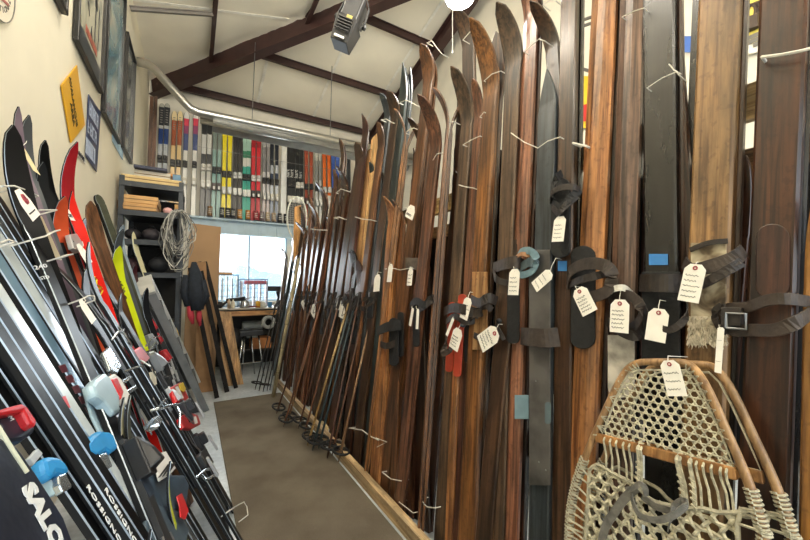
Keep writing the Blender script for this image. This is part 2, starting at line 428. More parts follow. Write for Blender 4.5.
beam('trim_%d' % k, (WL, 4.62, ony(136, 8, 4.62).z), (ony(212, 14, 4.62).x, 4.62, ony(212, 12, 4.62).z), .03, .05, paint('#6b6660', .6)); k += 1
# white seam tapes hanging below the insulation
for i in range(9):
    x = -5 + .98 * (i + 5)
    if x < WL + .1: continue
    yend = YB - (x - WL); mb = MB()
    pts = [(x, y, roofz(x, y) - .02) for y in [YB - .1 - q * .24 * min(1, 1) for q in range(int((x - WL) / .24))]]
    if len(pts) > 2:
        mb.ribbon(pts, (1, 0, 0), .042, .004); struct(mb.build('trim_%d' % k, paint('#f6f2e6', .6))); k += 1
for i in range(9):
    y = -5 + .98 * (10 - i); dx = YB - y; mb = MB()
    pts = [(WL + q * .24, y, roofz(WL + q * .24, y) - .012) for q in range(int(min(dx, 3.9) / .24) + 1)]
    if len(pts) > 2:
        mb.ribbon(pts, (0, 1, 0), .042, .004); struct(mb.build('trim_%d' % k, paint('#f6f2e6', .6))); k += 1

# carpet runner and the kerb board along the rack
cp = MB().box2((.225, -1.2, 0), (.925, 4.44, .012)); tag(cp.build('carpet_runner', carpetmat(), bev=.004), 'tan brown carpet runner down the middle of the aisle', 'carpet')
kb = MB().box2((-.02, 0, 0), (.02, 5.2, .075)); kb.v = [v + V((.965, -.25, 0)) for v in kb.v]
def pinex():
    q = wood('#cfb892', '#ae9269', .6, 1, .15); return q
Mk = Matrix(((1, 0, 0), (0, 0, 1), (0, -1, 0))).to_4x4()
kk = MB(); kk.box2((-.02, -.0375, 0), (.02, .0375, 5.1)); ko = kk.build('kerb_board', pinex(), M=Matrix.Translation((.965, -.2, .0375)) @ Matrix.Rotation(-math.pi / 2, 4, 'X'))
tag(ko, 'long pale timber kerb board on the floor along the feet of the wooden skis', 'board')
# ================================================================ LEFT WALL
def wallquad(mb, y0, y1, z0, z1, t0, t1, mi=0): mb.box2((WL + t0, y0, z0), (WL + t1, y1, z1), mi)
FRAME = paint('#1b1a19', .35)
def picture(y0, y1, z0, z1, label, art, dark='#2c3136', mat='#d9d2bd', fw=.022):
    r = empty('picture_frame', (WL, (y0 + y1) / 2, z0), label, 'picture', 'framed pictures on the left wall')
    f = MB()
    wallquad(f, y0, y1, z0, z0 + fw, .004, .035); wallquad(f, y0, y1, z1 - fw, z1, .004, .035)
    wallquad(f, y0, y0 + fw, z0 + fw, z1 - fw, .004, .035); wallquad(f, y1 - fw, y1, z0 + fw, z1 - fw, .004, .035)
    f.build('frame', FRAME, r, bev=.004)
    b = MB(); wallquad(b, y0 + fw, y1 - fw, z0 + fw, z1 - fw, .006, .012); b.build('print', art, r)
    return r
def artmat(cols, scale=2.2):
    m, nt, b = newmat('print'); L = nt.links
    tc = N(nt, 'ShaderNodeTexCoord'); n1 = N(nt, 'ShaderNodeTexNoise', i_Scale=scale, i_Detail=3., i_Distortion=.8); L.new(tc.outputs['Object'], n1.inputs['Vector'])
    r = ramp(nt, [(p, lin(c)) for p, c in cols]); L.new(n1.outputs['Fac'], r.inputs['Fac']); L.new(r.outputs['Color'], b.inputs['Base Color']); b.inputs['Roughness'].default_value = .12
    return m
p1 = picture(2.76, 3.46, 2.73, 3.75, 'large black framed poster with a grey figure and dark band, left tall frame', artmat([(.3, '#8d8f80'), (.5, '#c9c6b0'), (.62, '#d6d2bd')], 3))
q = MB(); wallquad(q, 2.8, 3.42, 2.765, 2.9, .0125, .014); q.build('caption_band', paint('#3a3f45', .4), p1)
q = MB()
for (a, b2, c, d) in ((3.2, 3.27, 3.25, 3.7), (3.22, 3.24, 3.0, 3.3), (3.32, 3.34, 3.0, 3.3)): wallquad(q, a, b2, c, d, .0125, .014)
for i, (a, z) in enumerate(((3.02, 3.15), (3.12, 3.0), (2.98, 3.4), (3.06, 3.35))): q.prism([(WL + .0125, a, z), (WL + .0125, a + .05, z - .07), (WL + .0125, a + .02, z + .06)], (.002, 0, 0))
q.build('figure', paint('#33363a', .4), p1)
q = MB(); wallquad(q, 3.0, 3.3, 2.93, 2.98, .0125, .0145); q.build('red_line', paint('#b5604f', .4), p1)
picture(3.54, 4.26, 2.62, 4.05, 'tall black framed glossy picture in blue and grey, middle frame on the left wall', artmat([(.32, '#2f5568'), (.46, '#5f8a98'), (.54, '#8f9c98'), (.66, '#b5b3a6')], 2.4))
picture(4.42, 5.0, 2.65, 3.85, 'dark grey narrow framed picture, farthest along the left wall near the corner', artmat([(.3, '#4a4f52'), (.55, '#7f8380'), (.7, '#9a9c96')], 2))
fp = onx(50, 0, WL); fq = onx(60, 14, WL)
picture(fp.y - .18, fq.y, fq.z, fq.z + .5, 'small black picture frame cut by the top edge, nearest on the left wall', artmat([(.3, '#5b5f58'), (.6, '#9c9d90')], 3))
# yellow diamond sign
def signpoly(name, px, col, label, cat, t=.006):
    P = [onx(x, y, WL + .004) for x, y in px]; mb = MB(); mb.prism(P, (t, 0, 0)); o = mb.build(name, paint(col, .35, 0, .04), bev=.002); tag(o, label, cat); return o, P
SIGNY = '#d8a21f'
sg, P = signpoly('wall_sign', [(60, 85), (76, 65), (84, 125), (70, 143)], SIGNY, 'yellow diamond sign with black lettering on the left wall', 'sign')
def onwall_text(s, x, y, size, dirv, mat, parent, off=.0125):
    p = onx(x, y, WL + off); d = V((0, dirv[0], dirv[1])).normalized(); n = V((1, 0, 0)); up = n.cross(d)
    M = Matrix((d, up, n)).transposed().to_4x4(); M.translation = p
    return text(s, M, size, mat, parent, align='CENTER', bold=.0015)
INKB = paint('#3a3210', .5)
e1 = (P[2] - P[1]).normalized()
onwall_text('AVALANCHE', 73, 103, .05, (.66, -.77), INKB, sg); onwall_text('AREA', 72, 115, .055, (.66, -.77), INKB, sg)
bs, P = signpoly('wall_sign', [(88, 94), (100, 112), (96, 172), (85, 156)], '#28365c', 'dark blue sign with pale lettering on the left wall, right of the yellow diamond', 'sign')
LB = paint('#b9c3d6', .5)
q = MB(); rl = random.Random(4)
for (x, y, n, h) in ((94.5, 116, 5, .1), (93, 133, 4, .09), (91, 151, 7, .11)):
    c_ = onx(x, y, WL + .012); wd_ = .27
    for i in range(n):
        a = c_.y - wd_ / 2 + wd_ * i / n; b2 = a + wd_ / n * .72
        wallquad(q, a, a + .008, c_.z - h / 2, c_.z + h / 2, .0105, .012)
        if rl.random() < .7: wallquad(q, b2 - .008, b2, c_.z - h / 2, c_.z + h / 2, .0105, .012)
        for zz in rl.sample([-.42, 0, .42], 2): wallquad(q, a + .008, b2 - .008, c_.z + zz * h - .006, c_.z + zz * h + .006, .0105, .012)
q.build('lettering', LB, bs)
# round pale disc print high on the wall
c = onx(2, 5, WL); cy, cz = c.y - .06, onx(5, 0, WL).z + .02
rr = onx(15.5, 8, WL); R_ = abs(onx(5, 32.5, WL).z - cz) * .98
dk = MB().lathe((WL + .002, cy, cz), [(R_, 0), (R_, .006)], (1, 0, 0), 40); dko = dk.build('wall_decal', paint('#e0d8c3', .75, 0, .03, 3)); tag(dko, 'round cream emblem with a thin grey ring, top left corner of the left wall', 'decal')
ring = MB().tube([(WL + .009, cy + R_ * .98 * math.cos(a / 40 * 2 * math.pi), cz + R_ * .98 * math.sin(a / 40 * 2 * math.pi)) for a in range(41)], .0025, 4); ring.build('ring', paint('#6b675e', .7), dko)
word = 'NATIONAL'
for i, ch in enumerate(word):
    a = math.radians(-100 + i * 13); p = V((WL + .0085, cy + R_ * .74 * math.cos(a), cz + R_ * .74 * math.sin(a)))
    d = V((0, -math.sin(a), math.cos(a))); n_ = V((1, 0, 0)); up = n_.cross(d); M = Matrix((d, up, n_)).transposed().to_4x4(); M.translation = p
    text(ch, M, R_ * .22, paint('#57534d', .7), dko, align='CENTER')
s_ = MB().ribbon([onx(-12, -10, WL + .01), onx(3, 0, WL + .01), onx(8.5, 5, WL + .01)], (0, .7, .7), .01, .002); s_.build('red_stroke', paint('#a8605a', .7), dko)
# papers pinned low on the wall
for i, (x0, y0, x1, y1, c_, lb) in enumerate(((74, 146, 84, 164, '#d8d4c8', 'white handwritten paper pinned to the wall beside the red ski tip'), (112, 128, 122, 160, '#a9c6d6', 'light blue paper hanging on the wall above the shelf unit'))):
    a, b2 = onx(x0, y0, WL), onx(x1, y1, WL); mb = MB(); wallquad(mb, a.y, b2.y, b2.z, a.z, .004, .007)
    o = mb.build('paper_sheet', paint(c_, .7)); tag(o, lb, 'paper')
    if i == 0:
        w_ = MB()
        for j in range(3):
            zz = a.z - (a.z - b2.z) * (.25 + j * .25)
            w_.tube([(WL + .0085, a.y + (b2.y - a.y) * (.15 + .7 * q / 14), zz + .008 * math.sin(q * 2.1 + j)) for q in range(15)], .0015, 4)
        w_.build('writing', INK, o)
# tube heater pipe with its wall elbow
PM = paint('#b4b2ac', .28, .85, .08, 5)
pz = lambda x, y, Y: ony(x, y, Y)
hp = empty('pipe_heater', ony(240, 115, 5.2), 'long silver pipe run bending down from the left wall under the ceiling', 'pipe')
pts = [V((WL + .005, 5.25, pz(139, 62, 5.25).z)), pz(150, 65, 5.25), pz(155, 69, 5.23), pz(161, 76, 5.2), pz(186, 104, 5.2), pz(191, 109, 5.2), pz(199, 112.5, 5.2), pz(300, 133, 5.2), pz(420, 158, 5.2)]
MB().tube(pts, .052, 14).build('pipe', PM, hp, smooth=True)
MB().tube([pz(200, 120, 5.3), pz(300, 140, 5.3), pz(420, 165, 5.3)], .045, 12).build('pipe', PM, hp, smooth=True)
a, b2 = pz(213, 122, 5.25), pz(420, 166, 5.25)
MB().prism([a + V((0, -.12, -.06)), a + V((0, -.05, .05)), a + V((0, .12, .05)), a + V((0, .2, -.06)), a + V((0, .18, -.06)), a + V((0, .11, .035)), a + V((0, -.04, .035)), a + V((0, -.1, -.06))], b2 - a).build('reflector', paint('#a9aaa8', .3, .8), hp)
for x in (252, 330):
    p = pz(x, 123 + (x - 252) * .2, 5.2); MB().tube([p, (p.x + .02, p.y, roofz(p.x, p.y) - .12)], .006, 5).build('hanger', STEEL, hp)

# ================================================================ SHELF UNIT (left back)
SX0, SX1, SY0, SY1 = WL + .03, -.11, 4.25, 4.95
SH = paint('#3a3d40', .5, .4)
su = empty('shelf_unit', ((SX0 + SX1) / 2, 4.6, 0), 'dark grey metal shelf unit in the back left corner beside the wall', 'shelf')
for x in (SX0, SX1 - .04):
    for y in (SY0, SY1 - .04):
        MB().box2((x, y, 0), (x + .04, y + .04, 2.33)).build('post', SH, su)
MB().box2((SX0, SY1 - .012, .1), (SX1, SY1 - .004, 2.25)).build('dark_backing', paint('#2b2a28', .8), su)  # added dark sheet giving the shelf gaps their shade
SZ = [2.28, 2.0, 1.72, 1.4, .9, .4]
for z in SZ:
    b = MB(); b.box2((SX0, SY0 - .01, z - .05), (SX1, SY0 + .01, z)); b.box2((SX0, SY0, z - .012), (SX1, SY1, z)); b.build('shelf', SH, su)
def carton(x0, y0, z0, x1, y1, z1, col, label, grp=None, rot=0):
    r = MB(); r.box2((x0, y0, z0), (x1, y1, z1)); o = r.build('cardboard_box', paint(col, .8, 0, .1, 12), bev=.006); tag(o, label, 'box', grp)
    s = MB(); s.box2((x0 + .002, y0 - .002, (z0 + z1) / 2 - .004), (x1 - .002, y0 + .001, (z0 + z1) / 2 + .004)); s.build('flap_seam', paint('#7d6240', .8), o)
    return o
carton(SX0 + .03, SY0, 2.005, SX0 + .3, SY0 + .4, 2.07, '#b98f5c', 'flat brown cardboard box, lower of two on the second shelf')
carton(SX0 + .02, SY0 + .01, 2.072, SX0 + .31, SY0 + .41, 2.15, '#c49a64', 'flat brown cardboard box, upper of two on the second shelf')
carton(SX0 + .01, SY0 + .02, 2.285, SX0 + .5, SY0 + .5, 2.35, '#cdb27c', 'long flat tan box along the top of the shelf unit')
carton(SX0 + .1, SY0 + .1, 2.352, SX0 + .4, SY0 + .5, 2.43, '#c9c3b2', 'pale grey box on top of the long tan box')
o = MB().box2((SX0 + .1, SY0 + .04, 2.432), (SX0 + .37, SY0 + .3, 2.462)).build('binder', paint('#24283f', .5), bev=.003); tag(o, 'dark navy flat binder lying on the pale box on the shelf', 'binder')
o = MB().box2((SX0 + .37, SY0 + .2, 2.43), (SX0 + .46, SY0 + .4, 2.46)).build('folder', paint('#d08a3a', .6), bev=.003); tag(o, 'orange flat folder beside the navy binder on the shelf', 'folder')
o = MB().box2((SX0 + .42, SY0 + .06, 2.352), (SX0 + .49, SY0 + .2, 2.42)).build('small_box', paint('#5d7f97', .6), bev=.003); tag(o, 'small blue grey box at the right end of the shelf top', 'box')
for i, (x, z, c_, r, lb) in enumerate(((.1, 1.73, '#2e2a2c', .07, 'dark rounded bag'), (.25, 1.73, '#3a3438', .08, 'charcoal rounded bag'), (.4, 1.73, '#26282c', .06, 'black rounded bag'), (.12, 1.41, '#412a30', .09, 'maroon rounded bag'), (.33, 1.41, '#222428', .1, 'large black rounded bag'), (.2, .91, '#26262a', .12, 'wide dark rounded bag'))):
    mb = MB(); mb.ball((SX0 + x, SY0 + .16, z + r * .8), r, 12, 0, (1.0, 1.1, .8))
    o = mb.build('gear_bag', paint(c_, .7, 0, .2, 20, .4), smooth=True); tag(o, lb + (' on the third shelf' if z > 1.6 else ' on the fourth shelf' if z > 1.2 else ' on the fifth shelf') + ' of the metal unit', 'bag')
    MB().tube([(SX0 + x - .03, SY0 + .16, z + r * 1.55), (SX0 + x - .015, SY0 + .14, z + r * 1.85), (SX0 + x + .015, SY0 + .14, z + r * 1.85), (SX0 + x + .03, SY0 + .16, z + r * 1.55)], .006, 5).build('handle', BLACK, o)
o = MB().ball((SX1 - .13, SY0 + .06, 2.035), .035, 8, 0, (1.3, 1, 1)).build('cloth_bundle', paint('#d3a3a0', .8), smooth=True); tag(o, 'small pink cloth bundle at the right end of the second shelf', 'cloth')
o = carton(SX1 - .075, SY0 + .06, 2.003, SX1 - .005, SY0 + .16, 2.11, '#c49c62', 'small tan carton standing at the right end of the second shelf')
# bundle of cables hanging from the shelf corner
cc = ony(178, 228, 4.1); col = [paint('#8d8b84', .6, .2), paint('#5a5a57', .6), paint('#bdbab0', .6)]
kc = empty('cable_bundle', (cc.x, cc.y, 1.5), 'tangled bundle of grey cables hanging from the corner of the metal shelf', 'cable')
for i in range(22):
    w = rnd.uniform(.05, .13); h = rnd.uniform(.14, .3); ox = rnd.uniform(-.03, .03); oy = rnd.uniform(-.05, .05); ph = rnd.uniform(-.4, .4); top = 2.0
    pts = []
    for j in range(19):
        a = 2 * math.pi * j / 18
        pts.append((cc.x + ox + w * math.sin(a) * (1 + .25 * math.sin(3 * a + i)), cc.y + oy + .03 * math.sin(2 * a + ph), top - h + h * math.cos(a) + .01 * math.sin(5 * a + i)))
    MB().tube(pts, rnd.uniform(.003, .005), 5).build('cable', col[i % 3], kc)
MB().tube([(cc.x, cc.y, 1.99), (cc.x, SY0 - .012, 2.02)], .006, 5).build('hook', STEEL, kc)
# jacket with red gloves hanging by the shelf
jc = ony(197, 285, 4.0); JM = paint('#1b222c', .9, 0, .3, 25, .6)
ja = empty('hanging_jacket', (jc.x, jc.y, 1.05), 'dark blue jacket with red cuffs hanging beside the folded ladder', 'jacket')
def sleeve(pts, r, mat, name): MB().tube(pts, r, 10).build(name, mat, ja, smooth=True)
P_ = lambda x, y, Y=4.0: ony(x, y, Y)
sleeve([P_(194, 262), P_(195, 275), P_(196, 295), P_(197, 310)], [.02, .06, .075, .06], JM, 'body')
sleeve([P_(186, 275), P_(184, 292), P_(188, 306)], [.025, .035, .03], JM, 'sleeve'); sleeve([P_(203, 280), P_(206, 296), P_(201, 306)], [.025, .035, .028], JM, 'sleeve')
sleeve([P_(190, 306), P_(191, 316), P_(193, 324)], [.028, .03, .012], paint('#a82a38', .7), 'red_cuff'); sleeve([P_(199, 311), P_(199, 318), P_(200, 326)], [.022, .026, .01], paint('#a82a38', .7), 'red_cuff')

# ================================================================ BACK WALL SKIS on the ledge over the window
YS = 6.42
LZ = ony(240, 221, YS).z
lx0, lx1 = ony(168, 212, YS).x, ony(352, 236, YS).x
ld = empty('ski_ledge', (lx0, YS, LZ - .22), 'pale blue painted ledge beam over the back window', 'ledge')
BL = paint('#a9bfcc', .5, 0, .06)
MB().box2((ony(188, 218, YS).x, YS - .14, LZ - .03), (lx1, YB, LZ)).build('ledge_board', BL, ld)
MB().box2((ony(188, 218, YS).x, YS - .06, LZ - .24), (lx1, YS - .045, LZ - .03)).build('fascia', BL, ld)
for x in (206, 224, 243, 259, 276, 292): X = ony(x, 225, YS).x; MB().box2((X, YS - .075, LZ - .24), (X + .02, YS - .0602, LZ - .03)).build('rib', BL, ld)
MB().box2((lx0, YS - .05, LZ - .03), (ony(187.5, 218, YS).x, YB, LZ)).build('side_board', paint('#6a5a48', .6), ld)
W_, K_ = '#dcdad2', '#202224'
PAIRS = [  # x of ski centres, top y, colour bands from the tail up (fraction, colour), what it looks like
 ((158.8, 164.3), 101, [(0, '#a9adb0'), (.62, '#1f3f7c'), (.76, '#b9bcbc'), (.79, '#23252c'), (.96, '#a9a89c')], 'grey and blue black lettered'),
 ((172, 178), 109, [(0, '#e0c08a'), (.66, '#a3502a'), (.9, '#e3cfa0')], 'cream wood toned with rust tip panels'),
 ((184.5, 194), 110, [(0, W_), (.62, '#39497c'), (.78, '#8c3f66'), (.86, '#cf4458'), (.93, W_)], 'white, blue and red tipped'),
 ((203, 208.5), 115, [(0, '#2a2b2d'), (.28, '#b8b6ae'), (.5, '#22242a'), (.62, '#c8c8c4'), (.82, K_)], 'black and white banded'),
 ((214, 219), 120, [(0, '#7fa39d'), (.55, '#8aaaa2'), (.7, '#77837c'), (.9, '#858a86')], 'muted grey green'),
 ((224, 229.5), 128, [(0, '#e8d222'), (.18, '#f0dc1e'), (.93, '#d8c42a')], 'bright yellow'),
 ((235.2, 240), 130, [(0, '#3a3533'), (.5, '#322e2e'), (.9, '#28262a')], 'dark brown'),
 ((244.8, 248.8), 133, [(0, '#2fa08c'), (.62, W_), (.72, '#2a7a5a'), (.8, '#9fc0b2')], 'teal and white'),
 ((253.5, 258.7), 134, [(0, '#b3202c'), (.35, '#d12331'), (.85, '#9c1f28')], 'solid red'),
 ((264.5, 268.5), 138, [(0, '#b9aeb0'), (.3, '#cfcaca'), (.6, '#8b8788'), (.9, '#a3a09f')], 'plain silver'),
 ((272.3, 277.2), 140, [(0, '#8f97a8'), (.3, '#c8ccd4'), (.5, '#2b3650'), (.6, '#b7bbc2'), (.7, '#1e2430')], 'navy and silver'),
 ((289.8, 293.8), 143, [(0, '#2a2c2e'), (.1, '#1e2022')], 'black with white lettering up the left pair'),
 ((298.3, 302.3), 144, [(0, '#292b2e'), (.1, '#1c1e20')], 'black with white lettering'),
 ((307, 312), 146, [(0, '#8a3c28'), (.5, '#a84e34'), (.9, '#8f4230')], 'rust red'),
 ((317.3, 321), 149, [(0, '#c9c8c4'), (.6, '#8f8f8c'), (.85, '#bdbcb6')], 'pale silver'),
 ((325.3, 330), 151, [(0, '#c9c6bd'), (.42, '#e6712a'), (.85, '#d8662a')], 'orange'),
 ((334.3, 338.8), 152, [(0, '#c2c6d0'), (.4, '#3f5cb0'), (.85, '#4c6cc0')], 'royal blue'),
 ((346, 350), 155, [(0, '#303236'), (.7, '#3c3e42')], 'dark charcoal')]
def mini_binding(o, M, z, w, c1, c2):
    t = MB(); t.box((0, .03, z + .11), (w * 1.8, .05, .1)); t.box((0, .06, z + .13), (w * 1.2, .03, .06)); t.build('toe_binding', paint(c1, .4), o, M=M, bev=.006)
    t = MB(); t.box((0, .03, z - .16), (w * 1.7, .05, .11)); t.box((0, .062, z - .2), (w * 1.0, .03, .07)); t.build('heel_binding', paint(c2, .4), o, M=M, bev=.006)
    t = MB(); t.box((0, .088, z - .2), (w * .9, .012, .05)); t.build('white_highlight', paint('#e8e6e0', .4), o, M=M)  # white block added as a highlight on the heel
    t = MB(); t.box((w * .85, .012, z - .24), (.008, .01, .1)); t.box((-w * .85, .012, z - .24), (.008, .01, .1)); t.build('brake', DGREY, o, M=M)
BIND = [('#1c1c1e', '#c9c8c4'), ('#2a2624', '#ddd6c8'), ('#1e1e20', '#d8d2c2'), ('#d8d4cc', '#e2dfd8'), ('#22242a', '#3b2026'), ('#1f2022', '#dadad6'), ('#d8d8d4', '#e0e0dc'), ('#1c1c1e', '#e2e2de'), ('#e0dcd8', '#1c1c1e')]
for i, (xs, ty, bands, desc) in enumerate(PAIRS):
    for j, x in enumerate(xs):
        p = ony(x, 180, YS + .02); P0 = V((p.x, YS + .03, LZ + .001)); tp = ony(x, ty, YS + .08); Lg = tp.z - LZ - .005
        w = (ony(x + 2.35, 150, YS).x - ony(x, 150, YS).x)
        if x > 300: w *= .8
        if i < 4: w *= 1.15
        if i in (9, 10, 14): w *= .75
        lean = V((0, .09, Lg)).normalized()
        M = Matrix((V((-1, 0, 0)), lean.cross(V((-1, 0, 0))), lean)).transposed().to_4x4(); M.translation = P0
        me = board_mesh(Lg, w, .014, tip=.16, curl=-.0, tipw=1.08, waist=.86, style='spoon')
        sm = stripes([(f * Lg, c_) for f, c_ in bands]); sd = paint('#55585c', .4, .6)
        o = finish('alpine_ski', me, [sm, sd, sd], None, M)
        tag(o, '%s ski on the ledge, %s of its pair' % (desc, 'left' if j == 0 else 'right'), 'ski', 'downhill skis standing on the back ledge')
        c1, c2 = BIND[i % len(BIND)]
        mini_binding(o, M, Lg * .42, w, c1, c2)
        if i in (11, 12):
            Mt = M @ Matrix.Translation((.0, .0155, Lg * .58)) @ Matrix(((0, 1, 0, 0), (0, 0, 1, 0), (1, 0, 0, 0), (0, 0, 0, 1)))
            text('hart' if i == 11 else 'hart', Mt, w * 2.2, WHITE, o, align='LEFT')
        if i in (0, 1, 3):
            t = MB()
            for q in range(6): t.box((0, .0155, Lg * (.82 + q * .022)), (w * .9, .001, .012))
            t.build('tip_marks', paint('#8d8a84' if i != 3 else '#2a2a2c', .5), o, M=M)
# retaining wires
for yy0, yy1, z, lb in ((140, 165, 0, 'thin wire strung across the upper part of the back wall skis'),):
    a, b2 = ony(196, 146, YS - .05), ony(345, 172, YS - .05); tag(MB().tube([a, (a + b2) / 2 - V((0, 0, .01)), b2], .003, 4).build('retaining_wire', STEEL), lb, 'wire')
o = MB().box2((ony(281, 180, YS + .06).x, YS + .06, LZ + .001), (ony(286.5, 180, YS + .06).x, YS + .08, ony(283, 141, YS).z)).build('white_plank', WHITE); tag(o, 'plain white upright plank between the navy and the black skis on the ledge', 'board')
for k_, x in enumerate((149.5, 153.5)):
    p = ony(x, 160, YS - .3); M = Matrix.Translation((p.x, p.y, 0)); t = MB().box2((-.022, -.01, 0), (.022, .01, ony(x, 96, YS - .3).z)); o = t.build('brown_board', wood('#6d4a33', '#3b261b', .5), M=M); tag(o, 'narrow brown board standing in the back left corner, %s of the two' % ('left' if k_ == 0 else 'right'), 'board', 'brown boards in the corner')
# boots on the ledge
BC = [(210, '#7a5a38', 'dark brown laced'), (222, '#28303a', 'navy and black'), (228, '#20242c', 'black'), (233, '#252a34', 'dark navy'), (240, '#c08a4a', 'golden tan'), (248, '#b88348', 'tan with straps'), (256, '#8f3038', 'dark red'), (262, '#6e5f62', 'mauve grey'), (268, '#b7a48c', 'beige'), (274, '#a8927a', 'sand coloured'), (280, '#2a2b2e', 'charcoal'), (286, '#24262a', 'jet black')]
for x, c_, d_ in BC:
    p = ony(x, 215, YS - .1); s = .9
    b = MB(); q = V((p.x, YS - .09, LZ))
    b.tube([q + V((0, .01, .02)), q + V((0, .012, .08)), q + V((0, .02, .13)), q + V((0, .015, .18))], [.038, .036, .034, .038], 10)
    b.ball(q + V((0, -.035, .032)), .036, 10, 0, (.95, 1.5, .85)); o = b.build('ski_boot', paint(c_, .5, 0, .15, 20), smooth=True)
    tag(o, d_ + ' old ski boot standing on the ledge over the window', 'boot', 'old boots along the ledge')
    MB().box2((q.x - .036, q.y - .085, LZ + .0005), (q.x + .036, q.y + .045, LZ + .012)).build('sole', BLACK, o)
    l = MB()
    for h in (.07, .1, .13): l.box(q + V((0, -.025 - .0 * h, h)), (.05, .008, .008))
    l.build('laces', CORD, o)

# ================================================================ WORKBENCH and what is on it
BY0, BY1, BZ = 5.75, 6.45, .95
bx0, bx1 = ony(205, 308, BY0).x, ony(300, 308, BY0).x + .3
wbn = empty('workbench', ((bx0 + bx1) / 2, BY0, 0), 'wooden workbench below the back window', 'workbench')
MB().box2((bx0, BY0, BZ - .02), (bx1, BY1, BZ)).build('bench_top', paint('#b0a898', .5), wbn)
Mx = lambda p: Matrix.Translation(V(p)) @ Matrix.Rotation(math.pi / 2, 4, 'Y')
kk = MB().box2((-.035, -.02, 0), (.035, .02, bx1 - bx0)); kk.build('front_rail', wood('#c99a62', '#a1703e', .5), wbn, M=Mx((bx0, BY0 + .0, BZ - .075)))
for x in (bx0 + .05, bx1 - .1):
    for y in (BY0 + .05, BY1 - .1): MB().box2((x, y, 0), (x + .07, y + .07, BZ - .03)).build('leg', wood('#8a6a45', '#5f452b', .6), wbn)
MB().box2((bx0 + .06, BY0 + .1, .3), (bx1 - .06, BY1 - .05, .33)).build('lower_shelf', paint('#3a3530', .7), wbn)
MB().box2((bx0, BY1 - .02, 0), (bx1, BY1, BZ - .03)).build('dark_backing', paint('#2a2826', .8), wbn)  # dark sheet that darkens the space under the bench
def bench(x, y, Y=6.0): return V((ony(x, y, Y).x, Y, BZ))
def crate(x0, x1, ty, Y, wcol, label, red=False):
    a, b2 = ony(x0, 296, Y), ony(x1, 296, Y); zt = ony(x0, ty, Y).z
    r = empty('wire_crate', ((a.x + b2.x) / 2, Y, BZ), label, 'crate'); cm_ = paint(wcol, .5)
    f = MB()
    for yy in (Y, Y + .2):
        for z in (BZ + .006, zt): f.tube([(a.x, yy, z), (b2.x, yy, z)], .006, 5)
        for x in (a.x, b2.x): f.tube([(x, yy, BZ), (x, yy, zt)], .006, 5)
    for x in (a.x, b2.x):
        for z in (BZ + .006, zt): f.tube([(x, Y, z), (x, Y + .2, z)], .006, 5)
    f.build('rim', cm_, r)
    g = MB(); nx_ = 8; nz_ = 6
    for i in range(1, nx_): X = a.x + (b2.x - a.x) * i / nx_; g.tube([(X, Y, BZ), (X, Y, zt)], .0035, 4)
    for i in range(1, nz_): z = BZ + (zt - BZ) * i / nz_; g.tube([(a.x, Y, z), (b2.x, Y, z)], .0035, 4)
    g.build('mesh_grid', cm_, r)
    t = MB()
    for i in range(5): X = a.x + .02 + (b2.x - a.x - .04) * i / 4; t.box2((X - .004, Y + .02, BZ + .01), (X + .02, Y + .17, zt - .03 - .02 * (i % 2)))
    t.build('contents', paint('#e3ebee' if not red else '#ddd6da', .6), r)
    if red: MB().box2((a.x + .06, Y + .008, zt - .085), (b2.x - .02, Y + .016, zt - .02)).build('red_band', paint('#c0606e', .5), r)
    return r
crate(215.5, 238, 274.5, 6.22, '#5e86a0', 'plain blue wire crate of papers on the bench against the window')
crate(240, 267.5, 279, 6.15, '#6a7f9c', 'wire crate with a red band on the bench against the window', True)
o = MB().box2((ony(219, 274, 6.3).x, 6.24, 0), (ony(232, 274, 6.3).x, 6.36, .05)).build('small_carton', paint('#c99a68', .7)); o.location.z = ony(225, 273, 6.3).z - .04; MW[o.name] = Matrix.Translation(o.location); tag(o, 'small tan carton on top of the blue wire crate', 'box')
# loose bench tools
def bt(name, mb, mat, label, cat, **k): o = mb.build(name, mat, **k); tag(o, label, cat); return o
q = bench(219, 303, 5.95); bt('tool_bag', MB().ball(q + V((0, 0, .05)), .06, 10, 0, (1.2, 1, .85)), paint('#25272c', .7), 'black tool bag at the left end of the workbench', 'bag', smooth=True)
q = bench(235, 300, 5.9)
gd = empty('bench_drill', q, 'black hand drill lying on the workbench in front of the crates', 'drill')
MB().tube([q + V((-.12, 0, .12)), q + V((.14, 0, .14))], [.022, .035], 10).build('drill_body', BLACK, gd, smooth=True)
MB().tube([q + V((-.08, 0, .11)), q + V((-.16, 0, .06)), q + V((-.2, 0, .01))], .018, 8).build('drill_handle', BLACK, gd, smooth=True)
MB().tube([q + V((.14, 0, .14)), q + V((.22, 0, .15))], .01, 8).build('drill_chuck', STEEL, gd); MB().tube([q + V((.1, 0, .0)), q + V((.1, 0, .12))], .02, 8).build('stand', DGREY, gd)
q = bench(233, 304, 5.85); bt('glue_bottle', MB().lathe(q, [(.028, 0), (.03, .02), (.03, .09), (.012, .11), (.01, .13)]), paint('#d8cdb4', .5), 'cream glue bottle on the workbench beside the drill', 'bottle', smooth=True)
q = bench(229, 304, 5.83); bt('spray_can', MB().lathe(q, [(.022, 0), (.022, .11), (.012, .12), (.012, .135)]), paint('#b7a58c', .4, .3), 'beige spray can on the workbench left of the glue bottle', 'can', smooth=True)
q = bench(245, 300, 5.9); bt('desk_lamp_head', MB().lathe(q + V((0, 0, 0)), [(.07, 0), (.072, .03), (.06, .09), (.02, .13)]), paint('#b9bec4', .25, .8), 'round silver tin in the middle of the workbench', 'tin', smooth=True)
